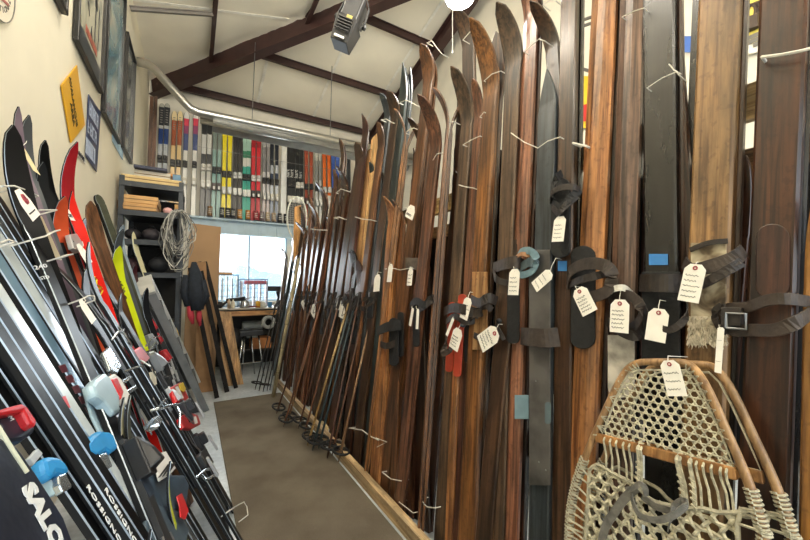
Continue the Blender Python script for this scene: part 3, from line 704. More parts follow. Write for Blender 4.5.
q = bench(254, 303, 5.85); bt('red_pliers', MB().tube([q + V((-.07, 0, .012)), q + V((0, .01, .02)), q + V((.08, 0, .012))], [.01, .012, .008], 6), paint('#7a2c2c', .5), 'dark red pliers on the workbench before the right crate', 'pliers')
q = bench(258, 302, 5.88); bt('yellow_can', MB().lathe(q, [(.035, 0), (.035, .09), (.02, .1)]), paint('#d9a52a', .5), 'yellow can on the workbench before the right crate', 'can', smooth=True)
q = bench(263, 303, 5.84); bt('white_jar', MB().lathe(q, [(.035, 0), (.037, .07), (.03, .08), (.03, .095)]), paint('#dcd9d0', .4), 'white jar on the workbench right of the yellow can', 'jar', smooth=True)
q = bench(270, 303, 5.9); bt('blue_cup', MB().lathe(q, [(.028, 0), (.034, .08), (.03, .08), (.026, .01)]), paint('#4a88b8', .5), 'small blue cup near the right end of the workbench', 'cup', smooth=True)
q = bench(278, 300, 6.0)
vs_ = empty('bench_vise', q, 'black bench vise at the right end of the workbench before the window', 'vise')
MB().box2(q + V((-.06, -.05, 0)), q + V((.06, .07, .03))).build('base', BLACK, vs_, bev=.004)
MB().tube([q + V((0, 0, .03)), q + V((.02, 0, .15)), q + V((0, 0, .25))], [.04, .03, .04], 10).build('column', BLACK, vs_)
MB().box2(q + V((-.16, -.03, .25)), q + V((.08, .04, .33))).build('jaw', BLACK, vs_, bev=.006)
MB().tube([q + V((.09, 0, .29)), q + V((.12, 0, .2)), q + V((.1, 0, .12))], .01, 6).build('handle', STEEL, vs_)
# below the bench
def U(x, y, Y): return ony(x, y, Y)
q = U(243, 335, 5.65)
st = empty('stool', (q.x, 5.5, 0), 'low stool with bent chrome legs in front of the workbench', 'stool')
MB().box2((U(239, 333, 5.5).x, 5.4, U(240, 336, 5.5).z), (U(262, 333, 5.5).x, 5.62, U(240, 331, 5.5).z)).build('seat', BLACK, st, bev=.008)
zt = U(240, 336, 5.5).z
for a, b2 in (((243, 335), (236, 372)), ((258, 335), (263, 372)), ((252, 335), (256, 366)), ((246, 335), (243, 366))):
    p = U(*a, 5.5); r_ = U(*b2, 5.5); MB().tube([(p.x, 5.45 if b2[1] > 370 else 5.6, zt), (r_.x, 5.42 if b2[1] > 370 else 5.62, 0.0)], .011, 8).build('leg', CHROME, st, smooth=True)
MB().tube([(U(240, 352, 5.5).x, 5.44, .2), (U(261, 352, 5.5).x, 5.44, .2)], .008, 6).build('crossbar', CHROME, st)
q = U(268, 322, 5.72)
bt('hose_reel', MB().tube([(q.x + .075 * math.cos(a / 16 * 2 * math.pi), 5.68, q.z + .075 * math.sin(a / 16 * 2 * math.pi)) for a in range(17)], .028, 8), paint('#a7a9a6', .5), 'round grey hose ring under the right side of the workbench', 'hose', smooth=True)
x0, x1 = U(251, 340, 5.9).x, U(270, 340, 5.9).x
wb2 = MB().box2((x0, 5.8, .331), (x1, 6.1, .331 + .16)); bt('wooden_crate', wb2, paint('#b4733c', .6, 0, .15), 'orange brown wooden crate on the shelf under the workbench', 'crate', bev=.004)
gx = U(254, 325, 5.9); gr = MB(); gr.tube([(gx.x - .16, 5.95, .66), (gx.x + .12, 5.95, .66)], .085, 12); gr.box2((gx.x - .1, 5.88, .492), (gx.x + .06, 6.02, .6)); bt('bench_motor', gr, paint('#6d7270', .4, .4), 'grey round electric motor on the crate under the workbench', 'motor', smooth=False)
bl = MB(); c = U(235, 335, 5.8)
bl.ball((c.x, 5.9, .331 + .16), .2, 12, 0, (.9, .7, .8)); bt('duffel_bag', bl, paint('#16181d', .6, 0, .2, 12, .5), 'bulky black duffel bag under the left side of the workbench', 'bag', smooth=True)
bh = MB(); bh.tube([(c.x + .05, 5.75, .62), (c.x + .12, 5.72, .66), (c.x + .2, 5.72, .63), (c.x + .22, 5.75, .52)], .012, 6); bt('silver_handle', bh, STEEL, 'curved silver tube hanging beside the black duffel bag', 'tube')

# cardboard sheets, dark boards, leaning left of the window
def sheet(name, px, Y, t, mat, label, cat='board', lean=0):
    P = []
    for (x, y) in px:
        P.append(onp(x, y, V((0, Y, 0)), V((0, 1, -lean)).normalized()))
    if len(px) == 4:
        pass
    zmin = min(p.z for p in P)
    o = MB().prism(P, V((0, 1, -lean)).normalized() * t).build(name, mat, bev=.002); tag(o, label, cat); return o
def tofloor(x, y, Y, lean):           # slide a pixel to the floor line of the plane
    p = onp(x, y, V((0, Y, 0)), V((0, 1, -lean)).normalized()); return p
CARD = paint('#a98763', .85, 0, .06, 3)
def panel(name, tl, tr, br_x, bl_x, Y, t, mat, label, lean=.0):
    n_ = V((0, 1, -lean)).normalized(); a, b2 = onp(*tl, V((0, Y, 0)), n_), onp(*tr, V((0, Y, 0)), n_)
    c, d = V((onz(br_x, ony(br_x, 350, Y) and 350, 0).x, Y, 0)), None
    c = V((ony(br_x, 370, Y).x, Y, 0)); d = V((ony(bl_x, 370, Y).x, Y, 0))
    o = MB().prism([a, b2, c, d], n_ * t).build(name, mat, bev=.002); tag(o, label, 'board'); return o
panel('cardboard_sheet', (190, 223), (221, 227), 215, 182, 5.35, .012, CARD, 'tall brown cardboard sheet standing left of the window', .12)
panel('plywood_sheet', (218, 311), (231, 312), 244, 224, 5.1, .014, wood('#c9a06a', '#b08450', .6), 'narrow pale plywood sheet leaning under the left end of the bench', .1)
panel('cardboard_sheet', (196, 262), (206, 262), 214, 196, 4.95, .012, paint('#9c7650', .85), 'brown cardboard strip behind the dark boards left of the window', .06)
DK = paint('#1d1917', .7, 0, .3, 20, .2, .2)
for i, (a, b2, w, lb) in enumerate((((199, 262), (227, 392), 1.9, 'long dark board leaning left of the window, right one of the trio'), ((205, 262), (236, 388), 1.7, 'slim dark board leaning on the plywood left of the window'), ((190, 268), (217, 398), 1.8, 'long dark board leaning left of the window, left one of the trio'))):
    bot = onz(*b2, 0); top = ony(a[0], a[1], bot.y + .25); u = (top - bot).normalized(); n_ = V((0, -1, 0)); n_ = (n_ - u * n_.dot(u)).normalized(); X = n_.cross(u)
    M = Matrix((X, n_, u)).transposed().to_4x4(); M.translation = bot
    w_ = w / F * bot.y; o = MB().box2((-w_, 0, 0), (w_, .02, (top - bot).length)).build('dark_board', DK, M=M); tag(o, lb, 'board', 'dark boards by the window')
# aluminium ladder folded and leaning
LA = paint('#a6a8a6', .35, .8, .12, 8)
ft1, ft2 = onz(203, 417), onz(216, 402)
LPn = Plane(ft1.x, -.36, 1)
tp1 = LPn.at(148, 301); nn = LPn.n
def lad(x, y, d=0): return LPn.at(x, y, d)
la = empty('stepladder', ft1, 'folded aluminium stepladder leaning beside the hanging jacket', 'ladder')
u = (lad(148, 300) - lad(205, 417)).normalized(); b0 = lad(205, 417); b0 = b0 - u * (b0.z / u.z); L_ = (lad(148, 300) - b0).length
side = nn.cross(u).normalized();
if side.y < 0: side = -side
Mn = Matrix((side, nn, u)).transposed().to_4x4() ; Mn.translation = b0
def rail(x0, x1, y, nm, wtop=None):
    a = MB(); a.prism([(x0 - .012, y, 0), (x0 + .012, y, 0), (x0 + .012, y + .06, 0), (x0 - .012, y + .06, 0)], (x1 - x0, 0, L_)); a.build(nm, LA, la, M=Mn)
LA = paint('#8b8e90', .4, .3, .12, 8); rail(0, .08, 0, 'side_rail'); LA = paint('#cfcfca', .4, .1, .12, 8); rail(.42, .33, 0, 'side_rail')
LA2 = LA; LA = paint('#55585a', .45, .5); rail(.03, .1, -.09, 'back_rail'); rail(.39, .31, -.09, 'back_rail'); LA = LA2
for k_ in range(1, 6):
    z = L_ * k_ / 6; s0 = .08 * k_ / 6; s1 = .42 - .09 * k_ / 6
    MB().box2((s0 + .013, .02, z - .012), (s1 - .013, .055, z + .003)).build('step', paint('#6f7172', .4, .6), la, M=Mn)
MB().box2((.06, -.05, L_), (.35, .062, L_ + .025)).build('top_cap', paint('#b6b5ae', .5), la, M=Mn, bev=.004)
MB().box2((.15, .0755, L_ * .62), (.22, .077, L_ * .62 + .05)).build('yellow_sticker', paint('#d9b83a', .6), la, M=Mn)

# black spotlight under the ceiling
hc = onx(348, 30, .9); R3 = Matrix((RT, UP, -FW)).transposed()
sp = empty('hanging_spotlight', hc, 'black boxy spotlight with a yoke hanging under the ceiling', 'light')
pxl = lambda x, y, dd=0: hc + RT * ((x - 348) / F * (hc - CP).dot(FW)) - UP * ((y - 30) / F * (hc - CP).dot(FW)) + FW * dd
dn = (pxl(341, 46) - pxl(356, 10)).normalized(); sd_ = dn.cross(FW).normalized(); fw_ = sd_.cross(dn)
Ms = Matrix((sd_, fw_, dn)).transposed().to_4x4(); Ms.translation = pxl(352, 18)
b = MB(); b.box((0, 0, -.04), (.12, .16, .18)); b.build('rear_housing', BLACK, sp, M=Ms, bev=.01)
b = MB(); z0, z1 = .05, .22
b.add([(-.075, -.09, z0), (.075, -.09, z0), (.075, .09, z0), (-.075, .09, z0), (-.06, -.07, z1), (.06, -.07, z1), (.06, .07, z1), (-.06, .07, z1)], [(0, 1, 2, 3), (4, 5, 6, 7), (0, 1, 5, 4), (1, 2, 6, 5), (2, 3, 7, 6), (3, 0, 4, 7)])
b.build('lamp_head', BLACK, sp, M=Ms, bev=.004)
b = MB()
for i in range(5): b.box((0, -.092, .07 + i * .02), (.1, .012, .006))
b.build('cooling_fins', BLACK, sp, M=Ms)
b = MB(); b.box((0, -.085, .2), (.07, .01, .015)); b.build('white_strip', WHITE, sp, M=Ms)
b = MB(); b.box((.02, -.096, .055), (.04, .004, .02)); b.build('yellow_label', paint('#b8a54a', .5), sp, M=Ms)
for s in (-1, 1):
    MB().ribbon([(s * .09, 0, .06), (s * .1, 0, 0), (s * .09, 0, -.1), (s * .04, 0, -.17)], (0, 1, 0), .03, .006).build('yoke_arm', DGREY, sp, M=Ms)
    MB().lathe((s * .1, 0, .03), [(.02, 0), (.022, .012), (.01, .02)], (s, 0, 0), 10).build('knob', BLACK, sp, M=Ms)
top = pxl(352, 18) - dn * .15
MB().tube([top, (top.x, top.y, roofz(top.x, top.y) - .0)], .014, 8).build('hanging_pole', STEEL, sp)
for s in (0, 1): MB().tube([pxl(352 + s * 4, 10, -.1), pxl(356 + s * 5, 0, -.1), pxl(360 + s * 4, -14, -.1)], .005, 5).build('cable', CHROME, sp)
# bright high bay lamp
lc = ony(460, -2, 1.9)
lm = empty('ceiling_lamp', lc, 'glaring white round ceiling lamp at the top of the photo', 'lamp')
MB().lathe(lc, [(.1, 0), (.12, .02), (.12, .06), (.05, .16), (.03, .2)], n=20).build('housing', paint('#c9cac8', .4), lm, smooth=True)
MB().lathe(lc + V((0, 0, -.014)), [(.06, -.01), (.095, 0), (.095, .012)], n=20).build('lens', glow('#ffffff', 90), lm, smooth=True)
MB().tube([lc + V((0, 0, .2)), (lc.x, lc.y, roofz(lc.x, lc.y) - .02)], .006, 5).build('chain', STEEL, lm)
p = ony(452.5, 50, 2.7); p2 = ony(452.5, 6, 2.7)
o = MB().tube([p, p2, (p2.x, p2.y, roofz(p2.x, p2.y) - .01)], .004, 5).build('pull_cord', CORD); tag(o, 'white pull cord hanging straight down beside the ceiling lamp', 'cord')
MB().lathe(p + V((0, 0, -.03)), [(.004, .03), (.009, .015), (.009, 0)], n=8).build('cord_knob', WHITE, o)
# ================================================================ THE RACK behind the wooden skis
RK = wood('#c8ab78', '#a1824f', .6, 1, .15)
def railbar(name, X, z, h, t, y0, y1, label, mat=RK):
    M = Matrix.Translation((X, y0, z)) @ Matrix.Rotation(-math.pi / 2, 4, 'X')
    o = MB().box2((-t / 2, -h / 2, 0), (t / 2, h / 2, y1 - y0)).build(name, mat, M=M); tag(o, label, 'rail'); return o
railbar('rack_rail', 1.36, 1.78, .1, .035, -.1, 4.6, 'pale timber rail running behind the wooden skis above head height of the gaps')
railbar('rack_rail', 1.36, 1.61, .07, .035, -.1, 4.6, 'darker timber rail just below the pale one behind the wooden skis', wood('#8a6a45', '#5f452b', .6))
railbar('rack_rail', 1.19, .62, .09, .035, -.1, 4.6, 'low timber rail behind the wooden skis near the floor', wood('#8a6a45', '#5f452b', .6))
for i, y in enumerate((.02, 1.55, 3.1, 4.5)):
    o = MB().box2((1.38, y, 0), (1.46, y + .06, 2.0)).build('rack_post', wood('#7a5c3c', '#523a24', .6)); tag(o, 'upright timber post of the ski rack behind the wooden skis, %s from the camera' % ('nearest', 'second', 'third', 'farthest')[i], 'post')
o = MB().box2((1.47, -.1, .75), (1.485, 4.6, 1.62)).build('shade_panel', paint('#1b1917', .9, 0, .2, 3)); tag(o, 'added black sheet standing in for the shade behind the lower ski rack', 'panel')  # dark sheet put in where the lower gaps are only shaded
o = MB().box2((1.47, 1.62, 0), (1.49, 1.86, .72)).build('pale_board', PINE); tag(o, 'pale board glimpsed in the gap low between the splayed pair and the slate ski', 'board')
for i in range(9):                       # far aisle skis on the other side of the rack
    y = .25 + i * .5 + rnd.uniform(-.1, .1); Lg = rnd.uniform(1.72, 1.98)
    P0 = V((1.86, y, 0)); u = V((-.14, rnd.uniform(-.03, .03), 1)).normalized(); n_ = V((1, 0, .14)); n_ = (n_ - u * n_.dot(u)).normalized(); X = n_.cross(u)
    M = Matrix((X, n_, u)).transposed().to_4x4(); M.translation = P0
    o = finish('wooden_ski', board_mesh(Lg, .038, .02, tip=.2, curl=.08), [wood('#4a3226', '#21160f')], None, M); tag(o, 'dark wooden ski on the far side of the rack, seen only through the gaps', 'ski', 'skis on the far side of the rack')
# things on the far wall seen through the gaps
def wallsign(px, X, mats, label, cat, name):
    P = [onx(x, y, X) for x, y in px]; o = MB().prism(P, (.012, 0, 0)).build(name, mats); tag(o, label, cat); return o, P
s_, P = wallsign([(574, 76), (606, 76), (606, 128), (574, 128)], XR - .04, paint('#e8bf2a', .4), 'yellow and red poster glimpsed between two tall brown skis', 'poster', 'wall_poster')
MB().prism([onx(x, y, XR - .042) for x, y in ((574, 108), (606, 98), (606, 120), (574, 122))], (-.004, 0, 0)).build('red_band', paint('#d0312a', .4), s_)
cc_ = onx(765, 14, XR - .03); R_ = abs(onx(765, -22, XR - .03).z - cc_.z)
dk = MB().lathe(cc_, [(R_, 0), (R_, .01)], (-1, 0, 0), 36).build('round_sign', paint('#e9e5da', .5)); tag(dk, 'round white sign with a yellow centre and dark drawing, seen between the two widest skis', 'sign')
MB().lathe(cc_ + V((-.012, 0, R_ * .12)), [(R_ * .86, 0), (R_ * .86, .004)], (-1, 0, 0), 30).build('yellow_centre', paint('#ecd860', .5), dk)
q = MB(); gy = cc_ + V((-.018, R_ * .25, R_ * .2))
for a in range(3): q.tube([gy + V((0, math.cos(t / 12 * 2 * math.pi) * R_ * (.3 - a * .1), math.sin(t / 12 * 2 * math.pi) * R_ * .2)) for t in range(13)], .012, 5)
q.tube([gy + V((0, 0, -R_ * .2)), gy + V((0, 0, -R_ * .55))], .05, 8); q.build('drawing', paint('#4a3c32', .6), dk)
q = MB()
for j in range(3): q.box(cc_ + V((-.016, .0, -R_ * (.5 + .13 * j))), (.004, R_ * (1.0 - .25 * j), .03))
q.build('lettering_lines', paint('#77736a', .6), dk)
s_, P = wallsign([(684, 36), (694, 36), (694, 52), (684, 52)], XR - .04, paint('#2f62b5', .4), 'blue panel on the far wall left of the widest tan ski', 'poster', 'wall_poster')
for i, (x0, y0, x1, y1) in enumerate(((572, 24, 600, 14), (572, 30, 600, 20), (574, 66, 604, 76)  )):
    a, b2 = onx(x0, y0, 2.9), onx(x1, y1, 2.9); o = MB().tube([a, b2], .014, 6).build('conduit', paint('#6a6762', .5, .5)); tag(o, 'thin grey conduit high behind the tall skis, number %s' % ('one', 'two', 'three', 'four')[i], 'conduit', 'far conduits')

# ================================================================ THE WOODEN SKIS
def wd(c): return WOODS[c]
WOODS = dict(copper=wood('#a5735a', '#67402f', .26, 1, .35), greyl=wood('#84695a', '#44322a', .3, 1, .45),
    tan=wood('#9b7a50', '#6b4d2d', .4, 1, .22), dark=wood('#4c2d1d', '#22120b', .26, 1, .5), black=wood('#1f1d1c', '#0c0b0a', .22, 1, .3),
    grey=wood('#66513f', '#2e221a', .34, 1, .45), orange=wood('#b98352', '#76482a', .26, 1, .35), gold=wood('#926438', '#533216', .32, 1, .3), brown=wood('#765034', '#3b2517', .3, 1, .4),
    red=wood('#7f5640', '#42281b', .28, 1, .4), slate=wood('#3f4950', '#272d33', .4, 1, .2), umber=wood('#57402f', '#281a12', .32, 1, .45), ochre=wood('#94692f', '#6b4518', .45, 1, .2),
    maroon=wood('#553227', '#2a1611', .3, 1, .4), teal=wood('#2f3f42', '#182022', .35), tanl=wood('#b58e60', '#83592f', .45, 1, .2), pine=PINE, ash=wood('#9c8a6c', '#5f4d36', .45))
G1 = 'old wooden skis standing along the rack'
R = {}
def rs(key, row, up, top, c, label, d=0, mate=None, **kw):
    kw.setdefault('tip', .24); kw.setdefault('curl', .1); kw.setdefault('th', .024)
    y_, xl_, xr_ = row; w_ = abs((RP.at(xl_, y_, d) - RP.at(xr_, y_, d)).y)
    if RP.at(xl_, y_, d).y > 1.75 and w_ > (.125 if RP.at(xl_, y_, d).y < 2.5 else .088) and label.find('plank') < 0:
        nw = (xr_ - xl_) * (.125 if RP.at(xl_, y_, d).y < 2.5 else .088) / w_; sh = (xr_ - xl_ - nw) / 2
        row = (y_, xl_, xl_ + nw); up = (up[0], up[1] - sh * 1.0); kw['th'] = .027
        if not mate: mate = (c, .004, 'MATE')
    o = ski('wooden_ski', RP, row, up, top, WOODS[c], d=d, label=label, group=G1, **kw); R[key] = o
    if mate:                             # its pair mate standing base to base behind it
        kw2 = dict(kw); kw2['th'] = .02
        if len(mate[2]) > 6: kw2['curl'] = .02
        M, Lg, h, th = SKI[o.name]
        M2 = M @ Matrix.Translation((mate[1], -.03, 0)) if len(mate) > 1 else M @ Matrix.Translation((0, -.03, 0))
        M2 = M @ Matrix.Translation((-(mate[1]), -.0225 , 0))
        kw3 = {k: v for k, v in kw2.items() if k in ('tip', 'curl', 'tipw', 'tailw', 'waist', 'style', 'ridge')}
        o2 = finish('wooden_ski', board_mesh(Lg - .03, h, .02, **kw3), [WOODS[mate[0]]], None, M2); tag(o2, mate[2] if mate[2] != 'MATE' else 'rear twin of the ' + label, 'ski', G1)
    return o
# near wide skis, right to left
rs('R1', (390, 803, 850), (260, 828), 186, 'ochre', 'ochre plank like ski cut by the right edge of the photo', style='blunt', curl=.03, d=.01)
rs('R2', (300, 748, 801), (60, 783), 2.75, 'dark', 'widest very dark brown ski near the right edge, behind the big leather belt', ridge=0, th=.026, mate=('black', .006, 'black ski standing behind the widest dark brown ski, near the right edge'))
rs('R3', (250, 691, 736), (45, 720), 2.75, 'tan', 'wide tan ski with a tuft of pale fur hide at its middle', th=.028, mate=('umber', .008, 'brown ski behind the wide tan ski with the fur hide'))
rs('R4', (200, 646, 681), (20, 661), 2.75, 'black', 'satin black ski with blue tape and a square rubber foot plate', th=.024, mate=('dark', .009, 'thin dark brown ski behind the satin black one with blue tape'))
rs('R4b', (100, 678, 688), (20, 677), 2.7, 'dark', 'dark brown ski filling the space between the satin black and the widest tan ski', d=-.03)
rs('R3b', (100, 691, 699), (20, 698), 2.7, 'black', 'black ski edge just left of the widest tan ski near the top', d=-.05)
rs('R5', (200, 616, 641), (20, 633), 2.75, 'greyl', 'grey brown ridged ski with a pale birch bark patch low down', ridge=1, th=.03, mate=('black', -.004, 'dark ski edge behind the grey brown ridged ski'))
rs('R6', (225, 583, 609), (30, 604.5), 2.75, 'orange', 'bright orange brown ridged ski with a black foot pad', ridge=1, th=.032, mate=('dark', .008, 'dark ski behind the bright orange brown ridged ski'))
rs('R7', (150, 561, 578), (20, 571), 2.75, 'umber', 'dark umber ski carrying the long black pad and knotted strap', th=.028, mate=('black', .008, 'black ski behind the dark umber ski with the knotted strap'))
rs('R8', (75, 549, 563), (40, 553), -6, 'umber', 'brown ski with a tip curling left tied with string at the top edge', d=-.045, curl=.14)
rs('R9', (200, 538, 557), (100, 549), 69, 'slate', 'slate blue narrow ski with a pointed tip and a metal plate below', style='point', tip=.19, curl=.01, d=.02, tipw=1.0)
rs('R10', (225, 517, 531), (30, 531.5), 2.75, 'copper', 'reddish brown ski carrying the small square light blue patch', th=.028, ridge=1, mate=('dark', .006, 'dark ski behind the reddish brown ski with the light blue patch'))
rs('R11', (225, 502, 517), (90, 514), -4, 'grey', 'grey brown ski with a broad rounded tip reaching the top edge', style='spoon', curl=.13, tip=.34, tipw=1.15, th=.026, d=.01)
rs('R12', (225, 478, 493), (100, 492), 10, 'gold', 'golden brown ski with a tall tip curling left near the lamp', curl=.17, tip=.42, style='spoon', tipw=1.0, th=.03, d=.012, mate=('umber', .006, 'umber ski standing behind the golden one near the lamp'))
rs('R13', (60, 464, 476), (20, 469), 7, 'umber', 'greyish brown ski right under the lamp, its top lost in the glare', d=-.03, curl=.1)
rs('R14', (225, 456, 468), (110, 469), 60, 'grey', 'dark grey brown ski with a left curling tip over the upper red foot plate', curl=.14, tip=.36, tipw=1.0, style='spoon', d=.0)
rs('R15', (240, 469, 477), (130, 479), 76, 'red', 'narrow reddish ski squeezed left of the golden one', d=.0, curl=.06)
rs('R16', (150, 456, 464), (110, 461), 88, 'dark', 'short dark ski with a blade like tip left of the grey brown curled ski', d=-.05, style='point', tip=.4, curl=.02)
# splayed pairs seen edge on
def pair(key, x_low, y_low, x_mid, y_mid, topL, topR, c, la, lb, w=.038, th=.024):
    for s, tp, lbl in ((1, topL, la), (-1, topR, lb)):
        o = ski('wooden_ski', RP, (y_low, x_low - 1, x_low + 1), (y_mid, x_mid), tp, WOODS[c], d=.03, turn=(-.58 if s > 0 else math.pi - .58), hw=w, th=th, tip=.3, curl=.11, label=lbl, group=G1)
        M = o.matrix_world.copy(); SKI[o.name] = (M @ Matrix.Translation((0, .002, 0)), *SKI[o.name][1:]); o.matrix_world = M @ Matrix.Translation((0, .002, 0)); MW[o.name] = o.matrix_world.copy()
pair('P1', 439, 270, 449, 130, 76, 82, 'brown', 'edge on ski of a splayed pair near the lamp cord, tip curling left', 'edge on ski of a splayed pair near the lamp cord, tip curling right')
pair('P2', 396, 230, 408, 130, 100, 108, 'gold', 'edge on ski of a splayed pair beside the slate tips, tip curling left', 'edge on ski of a splayed pair beside the slate tips, tip curling right')
rs('R18', (225, 409, 425), (60, 435), 40, 'brown', 'tall warm brown ski whose tip meets the dark rafter', curl=.1, tip=.3, th=.026, style='spoon', tipw=.95)
rs('R19', (225, 424, 434), (115, 440), 87, 'red', 'reddish brown ski with a strongly hooked tip, leftmost large hooked tip', curl=.17, tip=.36, d=.03, style='round', tipw=1.1)
rs('R20', (165, 420, 425), (130, 422), 113, 'umber', 'small dark hooked tip showing left of the tall warm brown ski', d=-.04, curl=.12)
rs('R21', (200, 412, 419), (165, 417), 147, 'brown', 'small pointed brown tip low left of the tall warm brown ski', d=-.07, curl=.03, style='point')
rs('R22', (200, 390, 401), (110, 404), 62, 'teal', 'blackish blue tall ski with a slim upright tip', curl=.03, style='point', tip=.35, d=-.01)
rs('R22b', (205, 399, 403), (110, 409.5), 67, 'slate', 'slim slate ski just right of the blackish blue tall one', curl=.02, style='point', tip=.3, d=-.045)
rs('R33', (300, 384, 398), (225, 396), 193, 'orange', 'orange brown ski with a black foot pad and forked looking tip', curl=.09, tip=.22, style='point', d=.02)
rs('R33b', (300, 398, 404), (225, 403), 196, 'brown', 'narrow brown ski behind a dangling tag, right of the orange brown one', curl=.09, tip=.22, style='point', d=.0)
# lower narrow fillers between the named ones
rs('F1', (440, 452, 459), (385, 458), 300, 'orange', 'short orange brown ski tail under the right red foot plate', d=.01, curl=.02)
rs('F2', (440, 462, 471), (390, 470), 300, 'maroon', 'maroon ski low between the red foot plates and the gold ski', d=.005, curl=.02)
rs('F4', (440, 406, 416), (360, 413), 250, 'red', 'reddish ski low behind the hooked one near the kerb', d=-.03, curl=.02)
rs('F5', (440, 417, 427), (360, 425), 260, 'dark', 'dark ski low left of the splayed pair near the kerb', d=-.05, curl=.02)
rs('F3', (360, 495, 512), (280, 511), 240, 'umber', 'wide umber ski low in front, right of the gold ski', d=.018, curl=.0, style='blunt')
# middle distance, x 290-390
mid = [
 ((250, 377.5, 386), (150, 393), 88, 'umber', 'dark ski with a tall arched tip, right one of two', dict(style='spoon', d=0)),
 ((250, 372, 378.5), (150, 386), 90, 'slate', 'greyish blue ski with an arched tip, left one of two', dict(style='spoon', d=-.03)),
 ((250, 366.5, 372), (160, 380), 120, 'brown', 'brown ski with a small notched tip beside the pine plank', dict(curl=.06)),
 ((200, 368, 375.5), (150, 375.2), 135, 'pine', 'pale pine plank standing among the dark skis', dict(style='blunt', curl=0, tip=.02, d=-.04)),
 ((200, 361.5, 368), (165, 367.5), 151, 'tanl', 'shorter tan plank just left of the pale pine plank', dict(style='blunt', curl=0, tip=.02, d=-.03)),
 ((330, 354, 361), (270, 362), 258, 'dark', 'dark brown ski with a low top before the pale planks', dict(curl=.05)),
 ((330, 346, 353), (270, 355), 248, 'black', 'black ski with a low top left of the two pale planks', dict(curl=.05)),
 ((200, 356, 362), (140, 365.5), 112, 'maroon', 'dark red ski with a sharp tip left of the pale planks', dict(style='point', curl=.06)),
 ((220, 348, 355), (170, 359), 140, 'umber', 'umber ski with a leaning tip, second left of the planks', dict(curl=.07)),
 ((230, 341, 347), (185, 350), 162, 'dark', 'dark ski with a hump shaped tip over the blue downhill skis', dict(curl=.15, tip=.34)),
 ((230, 334.5, 340), (170, 344), 137, 'umber', 'tall thin umber ski tip crossing the blue downhill skis', dict(curl=.07, tip=.3)),
 ((235, 327, 333), (190, 337), 168, 'red', 'reddish ski with a plain tip before the orange downhill skis', dict(curl=.05)),
 ((245, 319, 325), (205, 328), 178, 'dark', 'dark ski with a long curved tip before the silver skis', dict(curl=.16, tip=.36)),
 ((260, 312, 318), (225, 319), 200, 'brown', 'medium brown ski with a fanned tip near the pale hoop', dict(curl=.13, tip=.3)),
 ((265, 306, 311.5), (230, 312), 193, 'red', 'reddish brown ski with a narrow tip in the window side cluster', dict(curl=.07, tip=.3)),
 ((270, 300, 306), (235, 307), 219, 'brown', 'brown ski with a hooked tip in the window side cluster', dict(curl=.14, tip=.26)),
 ((275, 294, 300), (245, 302), 205, 'umber', 'umber ski with a slim tip in the window side cluster', dict(curl=.08, tip=.3)),
 ((280, 288.5, 293.5), (255, 295), 236, 'teal', 'greenish black ski beside the thick bamboo stick', dict(curl=.05)),
 ((290, 282, 287), (265, 287), 246, 'grey', 'grey ski with a small curled tip, last before the window', dict(curl=.1, tip=.2)),
]
for i, (row, up, top, c, lb, kw) in enumerate(mid):
    rs('M%d' % i, row, up, top, c, lb, **kw)
# deeper layer filling between (lower tops)
fill = [(387, 'dark', 205), (380, 'black', 170), (366, 'teal', 160), (356, 'dark', 178), (351, 'gold', 150), (343, 'umber', 196), (336, 'dark', 200), (330, 'umber', 215), (322, 'brown', 188), (315, 'umber', 214), (309, 'dark', 226), (303, 'red', 232), (297, 'dark', 240), (291, 'umber', 258)]
WORD = ['first', 'second', 'third', 'fourth', 'fifth', 'sixth', 'seventh', 'eighth', 'ninth', 'tenth', 'eleventh', 'twelfth', 'thirteenth', 'fourteenth']
for i, (x, c, top) in enumerate(fill):
    rs('D%d' % i, (250, x - 3, x + 3), (200, x + 6.5), top, c, 'half hidden %s ski in the back layer, %s towards the window' % ({'dark': 'dark', 'black': 'black', 'teal': 'green', 'gold': 'golden', 'umber': 'dull', 'brown': 'plain', 'red': 'reddish'}[c], WORD[i]), d=-.055, curl=.06)
# near lower gap fillers standing behind
for i, (x0, x1, y, xu, yu, c, lb) in enumerate(((449, 457, 250, 459, 180, 'dark', 'dark ski half hidden between the splayed pair and the grey brown ski'), (494, 503, 250, 506, 150, 'black', 'black ski edge between the gold ski and the broad rounded grey one'), (533, 540, 250, 541, 150, 'black', 'black ski edge left of the slate blue ski'), (610, 617, 250, 620, 120, 'black', 'black ski edge between the orange ski and the ridged grey one'), (640, 647, 250, 646, 120, 'dark', 'dark ski edge left of the satin black ski'), (682, 692, 250, 690, 120, 'black', 'black ski edge left of the widest tan ski'), (737, 749, 260, 752, 150, 'dark', 'dark ski edge between the tan ski and the widest dark one'))):
    rs('N%d' % i, (y, x0, x1), (yu, xu), 1.62 if i > 2 else 1.95, c, lb, d=-.06, curl=.03)

